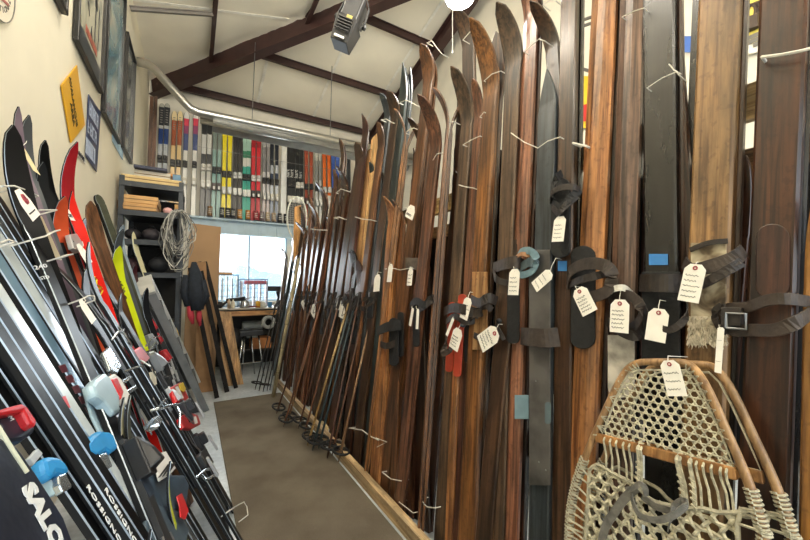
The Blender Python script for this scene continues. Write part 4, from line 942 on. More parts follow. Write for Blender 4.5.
# ---------------------------------------------------------------- foot pads, straps and plates on the wooden skis (children)
def pp(x, y, d): return RP.at(x, y, d)
def pad(key, name, x0, y0, x1, y1, mat, d=.03, t=.01, rnd_=1, skew=0, label=None, bev=.002):
    """stadium shaped plate between two pixel rows"""
    pts = []; xc = (x0 + x1) / 2; hwp = (x1 - x0) / 2; r = hwp if rnd_ else 0
    if rnd_ == 1:
        for k in range(9): a = math.pi * k / 8; pts.append((xc + hwp * math.cos(a) + skew, y0 + r * .8 - r * .8 * math.sin(a)))
        for k in range(9): a = math.pi + math.pi * k / 8; pts.append((xc + hwp * math.cos(a) - skew, y1 - r * .8 - r * .8 * math.sin(a)))
    elif rnd_ == 2:
        pts = [(x1 + skew, y0), (x0 + skew, y0)]
        for k in range(9): a = math.pi + math.pi * k / 8; pts.append((xc + hwp * math.cos(a) - skew, y1 - r * .8 - r * .8 * math.sin(a)))
    else: pts = [(x1 + skew, y0), (x0 + skew, y0), (x0 - skew, y1), (x1 - skew, y1)]
    mb = MB().prism([pp(x, y, d) for x, y in pts], RP.n * t)
    o = mb.build(name, mat, R[key], bev=bev)
    if label: o['label'] = label
    return o
def strap(key, px, wpx, mat, d=.05, t=.004, name='strap', bulge=.03, wdir=None, label=None, ds=None):
    """leather ribbon through pixel points; distance from the board bulges in the middle"""
    n = len(px); out = []; sub = 4
    P = []
    for i in range(n):
        f = i / (n - 1); dd = ds[i] if ds else d + bulge * math.sin(math.pi * f)
        P.append(pp(px[i][0], px[i][1], dd))
    Q = []
    for i in range(n - 1):
        p0, p1, p2, p3 = P[max(i - 1, 0)], P[i], P[i + 1], P[min(i + 2, n - 1)]
        for k in range(sub):
            t_ = k / sub; Q.append(.5 * ((2 * p1) + (p2 - p0) * t_ + (2 * p0 - 5 * p1 + 4 * p2 - p3) * t_ ** 2 + (3 * p1 - p0 - 3 * p2 + p3) * t_ ** 3))
    Q.append(P[-1]); z = (P[0] - CP).dot(FW)
    w = wpx / F * z
    o = MB().ribbon(Q, wdir or V((.12, 0, 1)), w, t).build(name, mat, R[key], bev=.0008)
    if label: o['label'] = label
    return o
def buckle(key, x, y, spx, d=.07, mat=STEEL, par=None):
    c = pp(x, y, d); z = (c - CP).dot(FW); s = spx / F * z; uy = V((0, -1, 0)); uz = V((.12, 0, 1)).normalized()
    pts = [c + uy * a * s + uz * b * s for a, b in ((-.5, -.5), (.5, -.5), (.5, .5), (-.5, .5), (-.5, -.5))]
    MB().tube(pts, s * .09, 6).build('buckle', mat, par or R[key])
HIDE = paint('#b8ac98', .95, 0, .3, 25, 1.0); BARK = paint('#cfc9bd', .7, 0, .35, 14, .4)
# R2 / R3: the big leather belt and the fur patch
HM = artmat([(.36, '#3d3228'), (.46, '#6f604c'), (.54, '#9c8f78'), (.64, '#c4b99f')], 16); HM.node_tree.nodes['Principled BSDF'].inputs['Roughness'].default_value = .85
pad('R3', 'hide_patch', 691, 243, 727, 345, HM, d=.029, t=.004, rnd_=0, label='worn mottled hide patch')
fur = MB(); rr_ = random.Random(3)
for i in range(650):
    x = rr_.uniform(690, 726); y = rr_.uniform(316, 342); p = pp(x, y, .034); dx = rr_.uniform(-3, 3) + (x - 708) * .12; q = pp(x + dx, y + rr_.uniform(3, 8), .04 + rr_.uniform(0, .014))
    fur.tube([p, (p + q) / 2 + RP.n * .006, q], [.0022, .0018, .0006], 4)
f_ = fur.build('fur_tuft', paint('#cfc4ae', .95, 0, .15, 60), R['R3']); f_['label'] = 'pale fur tuft'; f_['kind'] = 'stuff'
strap('R3', [(684, 262), (692, 270), (715, 265), (735, 258), (744, 250)], 13, LEATHER2, d=.034, bulge=.03, label='wide dark leather strap')
strap('R3', [(689, 290), (705, 283), (728, 270), (742, 262)], 9, LEATHER, d=.045, bulge=.02)
strap('R3', [(690, 250), (708, 243), (728, 241)], 5, LEATHER, d=.034, bulge=.01)
belt = strap('R2', [(716, 312), (730, 308), (748, 307), (768, 300), (790, 299), (815, 303)], 10, LEATHER2, ds=[.04, .06, .075, .1, .1, .03], label='big brown leather belt')
strap('R2', [(716, 318), (732, 330), (752, 330), (775, 330), (797, 322), (812, 312)], 11, LEATHER2, ds=[.05, .075, .09, .11, .11, .05])
strap('R2', [(722, 305), (727, 318), (724, 332), (716, 322), (715, 311), (722, 305)], 6, LEATHER, ds=[.06, .07, .07, .06, .06, .06])
pad('R2', 'buckle_block', 724, 308, 744, 327, LEATHER, d=.07, t=.02, rnd_=0)
buckle('R2', 736, 321, 15, .093, par=belt)
pad('R2', 'carved_plate', 756, 224, 790, 300, WOODS['maroon'], d=.027, t=.004, rnd_=1)
# R4
pad('R4', 'foot_plate', 643, 272, 681, 368, RUBBER, d=.027, t=.008, rnd_=0, label='square black rubber foot plate')
strap('R4', [(640, 283), (652, 283), (668, 283), (684, 284)], 17, LEATHER, d=.036, bulge=.045, label='broad dark toe strap')
strap('R4', [(641, 300), (650, 318), (668, 330), (686, 318), (687, 302)], 6, LEATHER, d=.04, bulge=.05)
pad('R4', 'blue_tape', 649, 254, 668, 265, BLUETAPE, d=.027, t=.0008, rnd_=0, label='bit of blue tape', bev=0)
# R5
pad('R5', 'bark_patch', 608, 335, 635, 398, BARK, d=.033, t=.003, rnd_=2, label='pale birch bark foot patch')
strap('R5', [(609, 300), (620, 294), (634, 298), (641, 310), (636, 325), (622, 330)], 9, LEATHER2, d=.036, bulge=.05)
strap('R5', [(608, 322), (622, 332), (636, 336), (642, 326)], 9, LEATHER, d=.036, bulge=.035)
strap('R5', [(607, 294), (614, 289), (624, 288), (632, 294)], 6, CORD, d=.036, bulge=.05, name='cord_wrap')
# R6
pad('R6', 'foot_pad', 572, 246, 596, 349, RUBBER, d=.034, t=.009, rnd_=1, label='black rubber foot pad')
strap('R6', [(567, 288), (570, 272), (585, 264), (603, 265), (612, 275), (608, 290), (596, 296), (580, 300)], 11, LEATHER2, ds=[.04, .06, .08, .09, .08, .08, .07, .05], label='wide brown leather toe strap loop')
strap('R6', [(567, 286), (580, 280), (596, 276), (610, 272)], 7, LEATHER, d=.04, bulge=.05)
# R7
pad('R7', 'foot_pad', 552, 178, 571, 258, RUBBER, d=.045, t=.009, rnd_=1, label='long black foot pad')
strap('R7', [(551, 202), (551, 194), (560, 188), (573, 187), (580, 190)], 6, LEATHER, d=.055, bulge=.04)
strap('R7', [(551, 200), (560, 207), (570, 198), (580, 190)], 7, RUBBER, d=.058, bulge=.03)
strap('R7', [(552, 206), (558, 213), (565, 206), (577, 196)], 6, LEATHER, d=.06, bulge=.035)
strap('R7', [(554, 195), (556, 180), (562, 173)], 8, RUBBER, d=.055, bulge=.03)
pad('R7', 'blue_tape', 558, 261, 567, 271, BLUETAPE, d=.03, t=.0008, rnd_=0, label='bit of blue tape', bev=0)
# R9
pad('R9', 'metal_plate', 530, 250, 551, 485, paint('#6b6967', .4, .35, .3, 9, .2), d=.047, t=.006, rnd_=0, label='long dull grey metal plate')
strap('R9', [(521, 336), (530, 337), (545, 338), (559, 337)], 17, LEATHER2, d=.05, bulge=.035, label='grey leather toe band')
pad('R9', 'faded_spot', 545, 402, 551, 424, paint('#5d6e75', .5), d=.0535, t=.001, rnd_=1, bev=0)
for (x, y) in ((536, 381), (539, 462), (546, 470)):
    c = pp(x, y, .0535); MB().lathe(c, [(.003, 0), (.003, .0015), (.001, .002)], RP.n, 8).build('screw', STEEL, R['R9'])
# R10 / R11
pad('R10', 'light_blue_patch', 515, 395, 529, 419, paint('#7c9aa8', .5, 0, .1, 20), d=.034, t=.003, rnd_=0, label='square light blue patch')
strap('R10', [(493, 268), (505, 264), (516, 262), (524, 266)], 11, LEATHER2, d=.035, bulge=.05, label='brown leather toe strap')
strap('R10', [(517, 262), (521, 252), (530, 251), (536, 258), (533, 270), (522, 275), (515, 270)], 7, paint('#6f8b96', .55, 0, .15, 30), ds=[.05, .06, .075, .07, .07, .06, .05], label='faded blue leather loop')
strap('R10', [(514, 260), (521, 254), (530, 256)], 4, paint('#a87c58', .5), d=.06, bulge=.02)
strap('R10', [(520, 268), (530, 262), (538, 266)], 9, paint('#4f5f66', .6, 0, .2, 30), d=.055, bulge=.02)
pad('R11', 'foot_pad', 508, 285, 520, 344, RUBBER, d=.042, t=.007, rnd_=1, label='narrow black foot pad')
strap('R11', [(494, 272), (497, 280), (508, 283)], 6, LEATHER, d=.045, bulge=.02)
# R12
strap('R12', [(471, 299), (479, 303), (488, 298), (497, 301)], 9, LEATHER, d=.05, bulge=.05, label='dark leather toe strap')
strap('R12', [(478, 309), (486, 306), (492, 310)], 6, LEATHER2, d=.05, bulge=.02)
pad('R12', 'pine_plate', 473, 272, 488, 350, WOODS['tanl'], d=.044, t=.006, rnd_=0, label='lighter wooden foot plate')
for (x, y) in ((477, 279), (484, 277)):
    c = pp(x, y, .0505); MB().lathe(c, [(.0025, 0), (.0025, .001)], RP.n, 8).build('screw', BLACK, R['R12'])
strap('R12', [(474, 335), (481, 338), (488, 335)], 6, LEATHER, d=.05, bulge=.015)
MB().ball(pp(499, 321, .06), .012, 10).build('strap_knob', RUBBER, R['R12'], smooth=True)
strap('R12', [(496, 324), (500, 332), (504, 340)], 4, LEATHER, d=.055, bulge=.01)
# R14 / R15 red plates
ORG = paint('#b5432c', .45, 0, .12, 25)
pad('R14', 'red_foot_plate', 447.5, 302, 455, 372, ORG, d=.032, t=.006, rnd_=1, skew=1.5, label='orange red foot plate')
pad('R15', 'red_foot_plate', 456.5, 294, 464, 377, ORG, d=.036, t=.006, rnd_=1, skew=2.5, label='orange red foot plate')
strap('R14', [(444, 312), (452, 308), (462, 309), (472, 312), (480, 314)], 9, LEATHER, d=.042, bulge=.05)
strap('R14', [(446, 322), (455, 316), (465, 322), (476, 320)], 6, LEATHER, d=.045, bulge=.04)
strap('R14', [(448, 330), (446, 345), (442, 354), (450, 350), (455, 338)], 5, LEATHER2, d=.045, bulge=.03)
strap('R15', [(466, 322), (474, 314), (482, 312), (478, 306)], 8, LEATHER2, d=.05, bulge=.03)
MB().ball(pp(463, 325, .07), .014, 10, 0, (1, 1.2, .8)).build('strap_knob', paint('#3f4a57', .4), R['R15'], smooth=True)
pad('R15', 'black_heel_plate', 465, 322, 472, 362, RUBBER, d=.03, t=.006, rnd_=0)
# R18 / R19
pad('R18', 'grey_plate', 406, 258, 421, 270, paint('#6b645c', .5, .4, .3, 20), d=.028, t=.006, rnd_=0, label='worn grey toe plate')
strap('R18', [(410, 306), (416, 301), (424, 305), (430, 300), (435, 297)], 7, RUBBER, d=.05, bulge=.03)
strap('R19', [(417, 310), (424, 307), (432, 300), (434, 296)], 6, LEATHER, d=.05, bulge=.03)
pad('R18', 'foot_pad', 413.5, 305, 420, 347, RUBBER, d=.05, t=.006, rnd_=1, label='narrow black foot pad')
# R33
pad('R33', 'foot_pad', 390, 318, 399, 366, RUBBER, d=.046, t=.008, rnd_=1, label='black rubber foot pad')
strap('R33', [(377, 332), (384, 328), (392, 326), (401, 325)], 9, RUBBER, d=.05, bulge=.035)
pad('R33b', 'foot_pad', 398, 312, 404, 357, RUBBER, d=.027, t=.006, rnd_=1)
strap('R33', [(379, 343), (386, 346), (396, 343)], 6, LEATHER, d=.05, bulge=.025)
# small dark bindings on the farther skis
for i, key in enumerate(['M%d' % k for k in range(len(mid))]):
    o = R[key]; M, Lg, h, th = SKI[o.name]
    if 'plank' in o['label'] and 'pale' in o['label'] and 'ski' not in o['label']: continue
    z = 1.0 + rnd.uniform(-.16, .2)
    if z > Lg - .4: continue
    P = [M @ V((-h * 1.1, .0, z)), M @ V((-h * .9, .035, z + .01)), M @ V((0, .05, z + .015)), M @ V((h * .9, .035, z + .01)), M @ V((h * 1.1, .0, z))]
    MB().ribbon(P, M.to_3x3() @ V((0, 0, 1)), .035, .005).build('strap', LEATHER, o)
    t = MB(); t.prism([M @ V((a, th, b)) for a, b in ((-h * .7, z - .16), (h * .7, z - .16), (h * .7, z + .05), (0, z + .09), (-h * .7, z + .05))], (M.to_3x3() @ V((0, .01, 0)))); t.build('foot_pad', RUBBER, o)
    if i % 3 == 0:
        P = [M @ V((-h * .9, .02, z)), M @ V((-h * 1.0, .05, z - .05)), M @ V((0, .075, z - .08)), M @ V((h * 1.0, .05, z - .05)), M @ V((h * .9, .02, z))]
        MB().ribbon(P, M.to_3x3() @ V((0, .3, 1)), .018, .004).build('heel_strap', LEATHER2, o)
# ---------------------------------------------------------------- white cords tied round the skis
ci = 0
def cord(px, label, d=.05, r=.0017, pl=RP, tails=True, mat=CORD, dl=None):
    P = [pl.at(x, y, (dl[i] if dl else d)) for i, (x, y) in enumerate(px)]
    if tails: P = [P[0] - pl.n * .05] + P + [P[-1] - pl.n * .05]
    z = (P[1] - CP).dot(FW)
    o = MB().tube(P, r * max(1, z * .8), 5).build('tie_cord', mat); tag(o, label, 'cord', 'white cords tying the old skis'); return o
cord([(762, 57), (780, 55), (801, 51), (816, 47)], 'pale cord across the widest dark ski at the right edge', r=.004)
cord([(647, 88), (662, 78), (676, 72), (679, 75)], 'white cord knotted across the satin black ski')
cord([(669, 64), (674, 70), (681, 74)], 'short loose end of the cord on the satin black ski', tails=False, d=.051)
cord([(622, 17), (634, 11), (644, 8)], 'pale cord across the top of the ridged grey brown ski')
cord([(524, 52), (533, 44), (539, 39), (545, 41)], 'white cord high across the reddish brown ski')
cord([(543, 5), (550, 0), (556, 1)], 'white cord at the very top on the left curling tip')
cord([(511, 133), (524, 142), (538, 148), (548, 141), (560, 137)], 'long white V shaped cord joining the grey brown, reddish and slate skis')
cord([(573, 143), (580, 145), (586, 146)], 'short thick pale cord between the umber and the orange brown skis', r=.004)
cord([(484, 81), (492, 74), (501, 71)], 'white cord round the golden ski near its tip')
cord([(463, 40), (470, 32), (475, 31)], 'thin white cord round the greyish ski under the lamp')
cord([(463, 145), (471, 140), (480, 136)], 'white cord round the grey brown ski and its gold neighbour')
cord([(480, 117), (484, 112)], 'short white cord on the gold ski edge')
cord([(427, 43), (432, 41), (437, 48), (442, 54)], 'white cord over the tip of the tall warm brown ski')
cord([(433, 160), (437, 154), (443, 153)], 'white cord round the hooked reddish brown ski')
cord([(446, 128), (450, 122), (454, 122)], 'white cord round the splayed edge on pair')
cord([(399, 103), (406, 100), (414, 104), (421, 108)], 'white cord round the tall blackish blue tips')
cord([(405, 133), (410, 129), (414, 128)], 'white cord round the greenish splayed pair')
cord([(459, 185), (466, 187), (473, 188)], 'pale cord on the grey brown ski at the rack rail')
cord([(349, 428), (362, 430), (370, 436), (378, 440)], 'white cord low round the black skis above the kerb')
cord([(376, 438), (387, 442), (377, 447)], 'white cord end forking low on the brown ski above the kerb', tails=False, d=.045)
cord([(382, 472), (391, 479), (401, 481)], 'white cord low round brown skis near the kerb')
cord([(399, 502), (407, 508), (413, 513)], 'white cord lowest round the brown skis at the kerb')
cord([(420, 499), (427, 507), (435, 508)], 'white cord low beside the slate ski tail')
cord([(355, 217), (362, 219), (371, 220)], 'pale cord round the pale pine plank')
cord([(336, 193), (341, 189), (347, 191)], 'white cord round the humped ski tips')
cord([(311, 229), (318, 230), (325, 230)], 'white cord round the window side cluster of tips')
cord([(334, 218), (339, 217), (344, 219)], 'faint cord round the reddish ski left of the pine plank')
cord([(381, 120), (386, 119), (391, 122)], 'white cord round the arched tips under the rafter')
# ---------------------------------------------------------------- paper tags
def ptag(x, y, wpx, hpx, ang, sx, sy, label, pl=RP, d=.075, writing=4, ring=True, col=PAPER, grp='paper price tags', yaw=0):
    c = pl.at(x, y, d); z = (c - CP).dot(FW); n_ = pl.n
    vup = (V((0, 0, 1)) - n_ * n_.z).normalized(); vr = vup.cross(n_).normalized()
    # make the in-plane axes match the picture
    def pxof(p): v = p - CP; return V((F * v.dot(RT) / v.dot(FW), F * v.dot(UP) / v.dot(FW), 0))
    if (pxof(c + vr * .01) - pxof(c)).x < 0: vr = -vr
    ex = (pxof(c + vr * .01) - pxof(c)).x / .01; ey = (pxof(c + vup * .01) - pxof(c)).y / .01
    a = math.radians(ang); up = (vup * math.cos(a) + vr * math.sin(a)).normalized(); rt = (vr * math.cos(a) - vup * math.sin(a)).normalized()
    if yaw: Rm = Matrix.Rotation(yaw, 3, up); rt = Rm @ rt
    w = wpx / abs(ex); h = hpx / abs(ey); nn = rt.cross(up)
    if nn.dot(n_) < 0: nn = -nn
    M = Matrix((rt, up, rt.cross(up))).transposed().to_4x4(); M.translation = c
    s = 1 if rt.cross(up).dot(n_) > 0 else -1
    poly = [(-w / 2, -h / 2), (w / 2, -h / 2), (w / 2, h / 2 - w * .28), (w * .26, h / 2), (-w * .26, h / 2), (-w / 2, h / 2 - w * .28)]
    o = MB().prism([V((a_, b_, 0)) for a_, b_ in poly], (0, 0, .0007)).build('price_tag', col, M=M)
    tag(o, label, 'tag', grp)
    zt = .0009 if s > 0 else -.0003
    if ring:
        MB().tube([V((w * .09 * math.cos(q / 12 * 2 * math.pi), h / 2 - w * .22 + w * .09 * math.sin(q / 12 * 2 * math.pi), zt)) for q in range(13)], w * .04, 4).build('eyelet', REDRING, o, M=M)
    top = pl.at(sx, sy, d * .75); hole = M @ V((0, h / 2 - w * .2, zt))
    MB().tube([hole, (hole * .5 + top * .5) + n_ * .004, top, top - n_ * d * .5], .0011 * max(1, z * .9), 5).build('string', CORD, o)
    if writing:
        wm = MB(); rr = random.Random(int(x * 7 + y))
        for q in range(writing):
            yy = h / 2 - w * .5 - (h - w * .65) * (q + .5) / writing; ln = rr.uniform(.55, .82) * w; x0 = -w * .4
            k_ = max(6, int(ln / w * 22)); amp = min(w * .07, (h - w * .6) / writing * .33)
            wm.tube([V((x0 + ln * j / k_, yy + amp * math.sin(j * 1.9 + rr.uniform(-.6, .6)) * rr.uniform(.4, 1), zt)) for j in range(k_ + 1)], w * .018, 3)
        wm.build('writing', INK, o, M=M)
    return o
ptag(692, 283, 22, 38, 10, 697, 262, 'large white tag with dense handwriting on the wide tan ski', writing=5, d=.09)
ptag(657, 325, 21, 33, 6, 660, 300, 'plain white tag on the satin black ski, above the snowshoe', writing=0, d=.09)
ptag(673, 378, 20, 35, -14, 668, 356, 'big white tag tied to the toe of the snowshoe', writing=3, d=.21)
ptag(719.5, 350, 7, 46, 3, 719, 325, 'tag seen nearly edge on hanging from the big leather belt', writing=2, ring=False, d=.1)
ptag(619.5, 316, 19, 33, 0, 621, 290, 'upright written tag on the ridged grey brown ski with bark patch', writing=5, d=.09)
ptag(584, 300.5, 16, 28, -30, 575, 286, 'tilted written tag hanging on the black padded orange ski', writing=5, d=.1)
ptag(559, 229, 12, 25, 4, 558, 212, 'cream tag hanging from the knotted strap of the umber ski', writing=4, d=.085, ring=False)
ptag(542.5, 280, 10.5, 24, 52, 556, 258, 'small tilted tag in front of the slate blue ski', writing=3, d=.08, ring=False)
ptag(514, 282, 10.5, 26, 0, 514, 262, 'narrow tag hanging from the blue leather loop', writing=4, d=.09, ring=False)
ptag(488.5, 338, 13.5, 28, 56, 499, 324, 'tilted tag below the strap knob of the gold ski', writing=4, d=.08)
ptag(466, 308.5, 8, 22, 14, 470, 292, 'narrow tag standing over the right red foot plate', writing=4, d=.09, ring=False)
ptag(456, 339, 9.5, 22, 17, 461, 324, 'tag hanging below the strap cluster on the left red foot plate', writing=4, d=.09, ring=False)
ptag(410.5, 212, 9, 13, 25, 404, 208, 'small tag high on the warm brown ski', writing=3, d=.07, ring=False)
ptag(390, 273, 4.5, 18, 0, 390, 262, 'thin white tag on the orange brown ski, left one of the strung pair', writing=0, d=.07, ring=False)
ptag(410, 277, 5, 17, 0, 410, 267, 'thin white tag below the worn grey toe plate', writing=3, d=.07, ring=False)
ptag(377, 283, 6, 17, -4, 378, 272, 'small white tag in front of the dark skis left of the orange brown ski', writing=0, d=.06, ring=False)
ptag(342, 312, 5.5, 12, 6, 343, 303, 'small white tag above the bamboo pole', writing=0, d=.06, ring=False)
ptag(339, 305, 5, 10, 2, 340, 297, 'small greyish tag just left of the bamboo pole', writing=0, d=.04, ring=False)
ptag(313, 309.5, 6, 11, 22, 316, 302, 'small tilted tag low among the window side cluster', writing=0, d=.06, ring=False)
ptag(303, 304, 4, 6, 25, 304, 300, 'tiny tag farthest along the rack', writing=0, d=.06, ring=False)
ptag(411.5, 317, 2.5, 18, 8, 412, 306, 'thin strip tag hanging from the black strap, left one', writing=0, d=.08, ring=False)
ptag(417.5, 319, 2.5, 20, -5, 416, 306, 'thin strip tag hanging from the black strap, right one', writing=0, d=.08, ring=False)
ptag(450, 327, 2.5, 20, 25, 454, 316, 'thin strip tag beside the left red foot plate', writing=0, d=.09, ring=False)
cord([(385, 269), (392, 268), (400, 270), (411, 268)], 'white string running between two thin tags', d=.055, r=.0014)

# ---------------------------------------------------------------- ski poles leaning at the aisle side
def pole(bx, by, tx, ty, r, mat, label, l=.22, basket=True, nodes=0, grp='old ski poles leaning on the rack', bz=.0, bmat=None):
    b0 = onz(bx, by, bz); n_ = V((-1, 0, l)).normalized(); t = onp(tx, ty, b0, n_)
    M, = (frame_z(b0, t),)
    Lg = (t - b0).length
    o = empty('ski_pole', b0, label, 'ski pole', grp, M=M)
    MB().tube([(0, 0, .0), (0, 0, .06), (0, 0, Lg)], [.003, r, r * .85], 8).build('shaft', mat, o, M=M, smooth=True)
    if nodes:
        q = MB()
        for k_ in range(1, nodes): q.lathe((0, 0, Lg * k_ / nodes), [(r * 1.02, -.004), (r * 1.25, 0), (r * 1.02, .004)], n=8)
        q.build('bamboo_nodes', paint('#6e5530', .5), o, M=M)
    if basket:
        q = MB(); R0 = .06
        q.tube([(R0 * math.cos(a / 16 * 2 * math.pi), R0 * math.sin(a / 16 * 2 * math.pi), .09) for a in range(17)], .0085, 6)
        br_ = q.build('basket_ring', bmat or RUBBER, o, M=M)
        q = MB()
        for a in range(4): q.ribbon([(0, 0, .1), (R0 * math.cos(a * math.pi / 2), R0 * math.sin(a * math.pi / 2), .09)], (0, 0, 1), .008, .003)
        q.build('basket_straps', LEATHER, br_, M=M)
    q = MB(); q.tube([(0, 0, Lg - .12), (0, 0, Lg)], r * 1.5, 8); gp = q.build('grip', LEATHER, o, M=M)
    q = MB(); q.ribbon([(0, r * 1.5, Lg - .01), (0, .05, Lg - .06), (.01, .045, Lg - .14), (0, r * 1.5, Lg - .1)], (1, 0, 0), .012, .002); q.build('wrist_strap', LEATHER2, gp, M=M)
    return o
def frame_z(p, t):
    u = (t - p).normalized(); n_ = V((-1, 0, 0)); n_ = (n_ - u * n_.dot(u)).normalized(); X = n_.cross(u)
    M = Matrix((X, n_, u)).transposed().to_4x4(); M.translation = p; return M
BAM = wood('#c9ab72', '#9b7a43', .4, .6, .15); BR = wood('#5d3a28', '#2f1b12', .4); BR2 = wood('#7a5238', '#46291a', .4)
pole(307, 447, 353, 288, .0095, BAM, 'pale bamboo ski pole leaning in front of the dark poles', nodes=7)
pole(312, 452, 352, 300, .01, paint('#233235', .35, 0, .15), 'dark green ski pole just right of the bamboo one, left of two', )
pole(318, 450, 357, 296, .009, paint('#2b3c40', .35, 0, .15), 'dark green ski pole right of the bamboo one, right of two')
pole(327, 460, 360, 292, .009, BR, 'dark brown ski pole reaching the kerb between the green and tan ones')
pole(338, 464, 376, 296, .0095, wood('#9a7a55', '#6e4f33', .45), 'tan rough stick like ski pole, nearest and rightmost of the leaning poles')
pole(332, 456, 366, 300, .008, BR2, 'mid brown ski pole left of the tan stick')
pole(298, 430, 336, 292, .0085, BR, 'reddish brown ski pole left of the bamboo one')
pole(304, 436, 341, 295, .0085, BR2, 'brown ski pole touching the bamboo one on its left')
pole(283, 428, 325, 290, .0085, BR2, 'brown ski pole with its basket at the carpet, right of two at mid aisle')
pole(276, 415, 316, 292, .0085, BR, 'dark ski pole with its basket on the carpet, left of two at mid aisle')
pole(287, 424, 322, 300, .008, wood('#9d6f45', '#5f3c22', .4), 'orange brown ski pole behind the mid aisle ones')
for i, (a, b2, c, d_) in enumerate(((255, 390, 276, 320), (259, 391, 280, 316), (263, 392, 283, 318), (267, 391, 286, 312))):
    pole(a, b2, c, d_ - 16, .007, BLACK, 'thin black ski pole at the window end of the rack, %s from the left' % WORD[i], basket=(i % 2 == 0))
bp = onz(273, 398); tp = onp(299, 258, bp, V((-1, 0, .2)).normalized()); M = frame_z(bp, tp); Lb = (tp - bp).length
o = MB().tube([(0, 0, 0), (0, 0, Lb)], [.022, .018], 10).build('bamboo_stick', wood('#c6bc9a', '#a0936d', .5, .6, .12), M=M, smooth=True); tag(o, 'thick pale bamboo stick leaning at the window end of the rack', 'stick')
q = MB()
for k_ in range(1, 6): q.lathe((0, 0, Lb * k_ / 6), [(.0215, -.006), (.025, 0), (.0215, .006)], n=10)
q.build('stick_nodes', paint('#6f6547', .5), o, M=M)
for i, (a, b2, lb) in enumerate((((274, 392), (303, 262), 'silver ski edge right of the pale bamboo stick'), ((270, 390), (296, 268), 'bluish ski edge left of the pale bamboo stick'))):
    p0 = onz(*a); t = onp(b2[0], b2[1], p0, V((-1, 0, .2)).normalized()); M = frame_z(p0, t); Lg = (t - p0).length
    o = finish('alpine_ski', board_mesh(Lg, .024, .012, tip=.15, curl=.05), [paint('#9fb4bf', .25, .3), STEEL, DGREY], None, M); tag(o, lb, 'ski')
# pale hoop and small orange board over the window corner
c = ony(297, 218, 5.0)
rk = empty('old_racket', c, 'pale hoop of an old racket propped at the window end above the shelf ledge', 'racket')
hp_ = [c + V((math.cos(a / 24 * 2 * math.pi) * .135, 0, .3 * math.sin(a / 24 * 2 * math.pi))) for a in range(25)]
MB().tube(hp_, .011, 6).build('hoop', paint('#dfe0d4', .5), rk, smooth=True)
q = MB()
for k_ in range(-5, 6):
    x = .022 * k_; h = .3 * math.sqrt(max(0, 1 - (x / .135) ** 2)); q.tube([c + V((x, 0, -h)), c + V((x, 0, h))], .0016, 3)
for k_ in range(-9, 10):
    z = .03 * k_; h = .135 * math.sqrt(max(0, 1 - (z / .3) ** 2)); q.tube([c + V((-h, 0, z)), c + V((h, 0, z))], .0016, 3)
q.build('strings', CORD, rk)
MB().tube([c + V((0, 0, -.3)), c + V((.01, 0, -.62))], .014, 8).build('handle', BR2, rk)
a = [ony(x, y, 4.9) for x, y in ((294.5, 207), (301, 205), (300, 250), (293, 262))]
o = MB().prism(a, (0, .015, 0)).build('orange_board', wood('#d9a35c', '#bb8444', .5), bev=.002); tag(o, 'small light orange board tapering down beside the pale hoop', 'board')
# old boot shoes and blocks under the poles behind the kerb
for i, (x, y, c_, lb) in enumerate(((300, 424, '#c2a878', 'small tan cloth roll behind the kerb board, farther of two'), (312, 444, '#8c7a60', 'small brown cloth roll behind the kerb board, nearer of two'))):
    p = onz(x, y, .1); p.x = 1.0; o = MB().tube([(1.01, p.y - .05, .035), (1.02, p.y + .07, .035)], .032, 10).build('cloth_roll', paint(c_, .8, 0, .2, 20, .4), smooth=True); tag(o, lb, 'cloth')
# ================================================================ DOWNHILL SKIS leaning on the left wall
G2 = 'downhill skis leaning on the left wall'
ALP = dict(
    black=paint('#0b0c0e', .42, 0, .15, 6, 0, .18), dgrey=paint('#1a1d20', .42, 0, .15, 6, 0, .22), silver=paint('#a9bcc8', .22, .35, .12, 4), white=paint('#cdd8dc', .25, 0, .12, 5),
    blue=paint('#7fa3bd', .2, .3, .15, 4), beige=paint('#b5aa8c', .35, 0, .2, 6), grey=paint('#4c5154', .35, .1, .15, 6), red=paint('#9c1f28', .25, 0, .12, 5),
    bred=paint('#d8231c', .25, 0, .06, 5), yellow=paint('#c9d61f', .3, 0, .08, 5), cream=paint('#d6cfa4', .35, 0, .1, 7), olive=paint('#3a3d2c', .7, 0, .2, 20), green=paint('#2e6d3c', .35), orange=paint('#c9502c', .35),
    maroon=paint('#3b161c', .3), purple=paint('#6b5b66', .4))
EDGE = paint('#9aa4ab', .35, .7); BASEM = paint('#0b0c0d', .45, 0, .1, 9, 0, .25)
L_ = {}
SIDEW = paint('#191a1c', .5, 0, .1, 9, 0, .2)
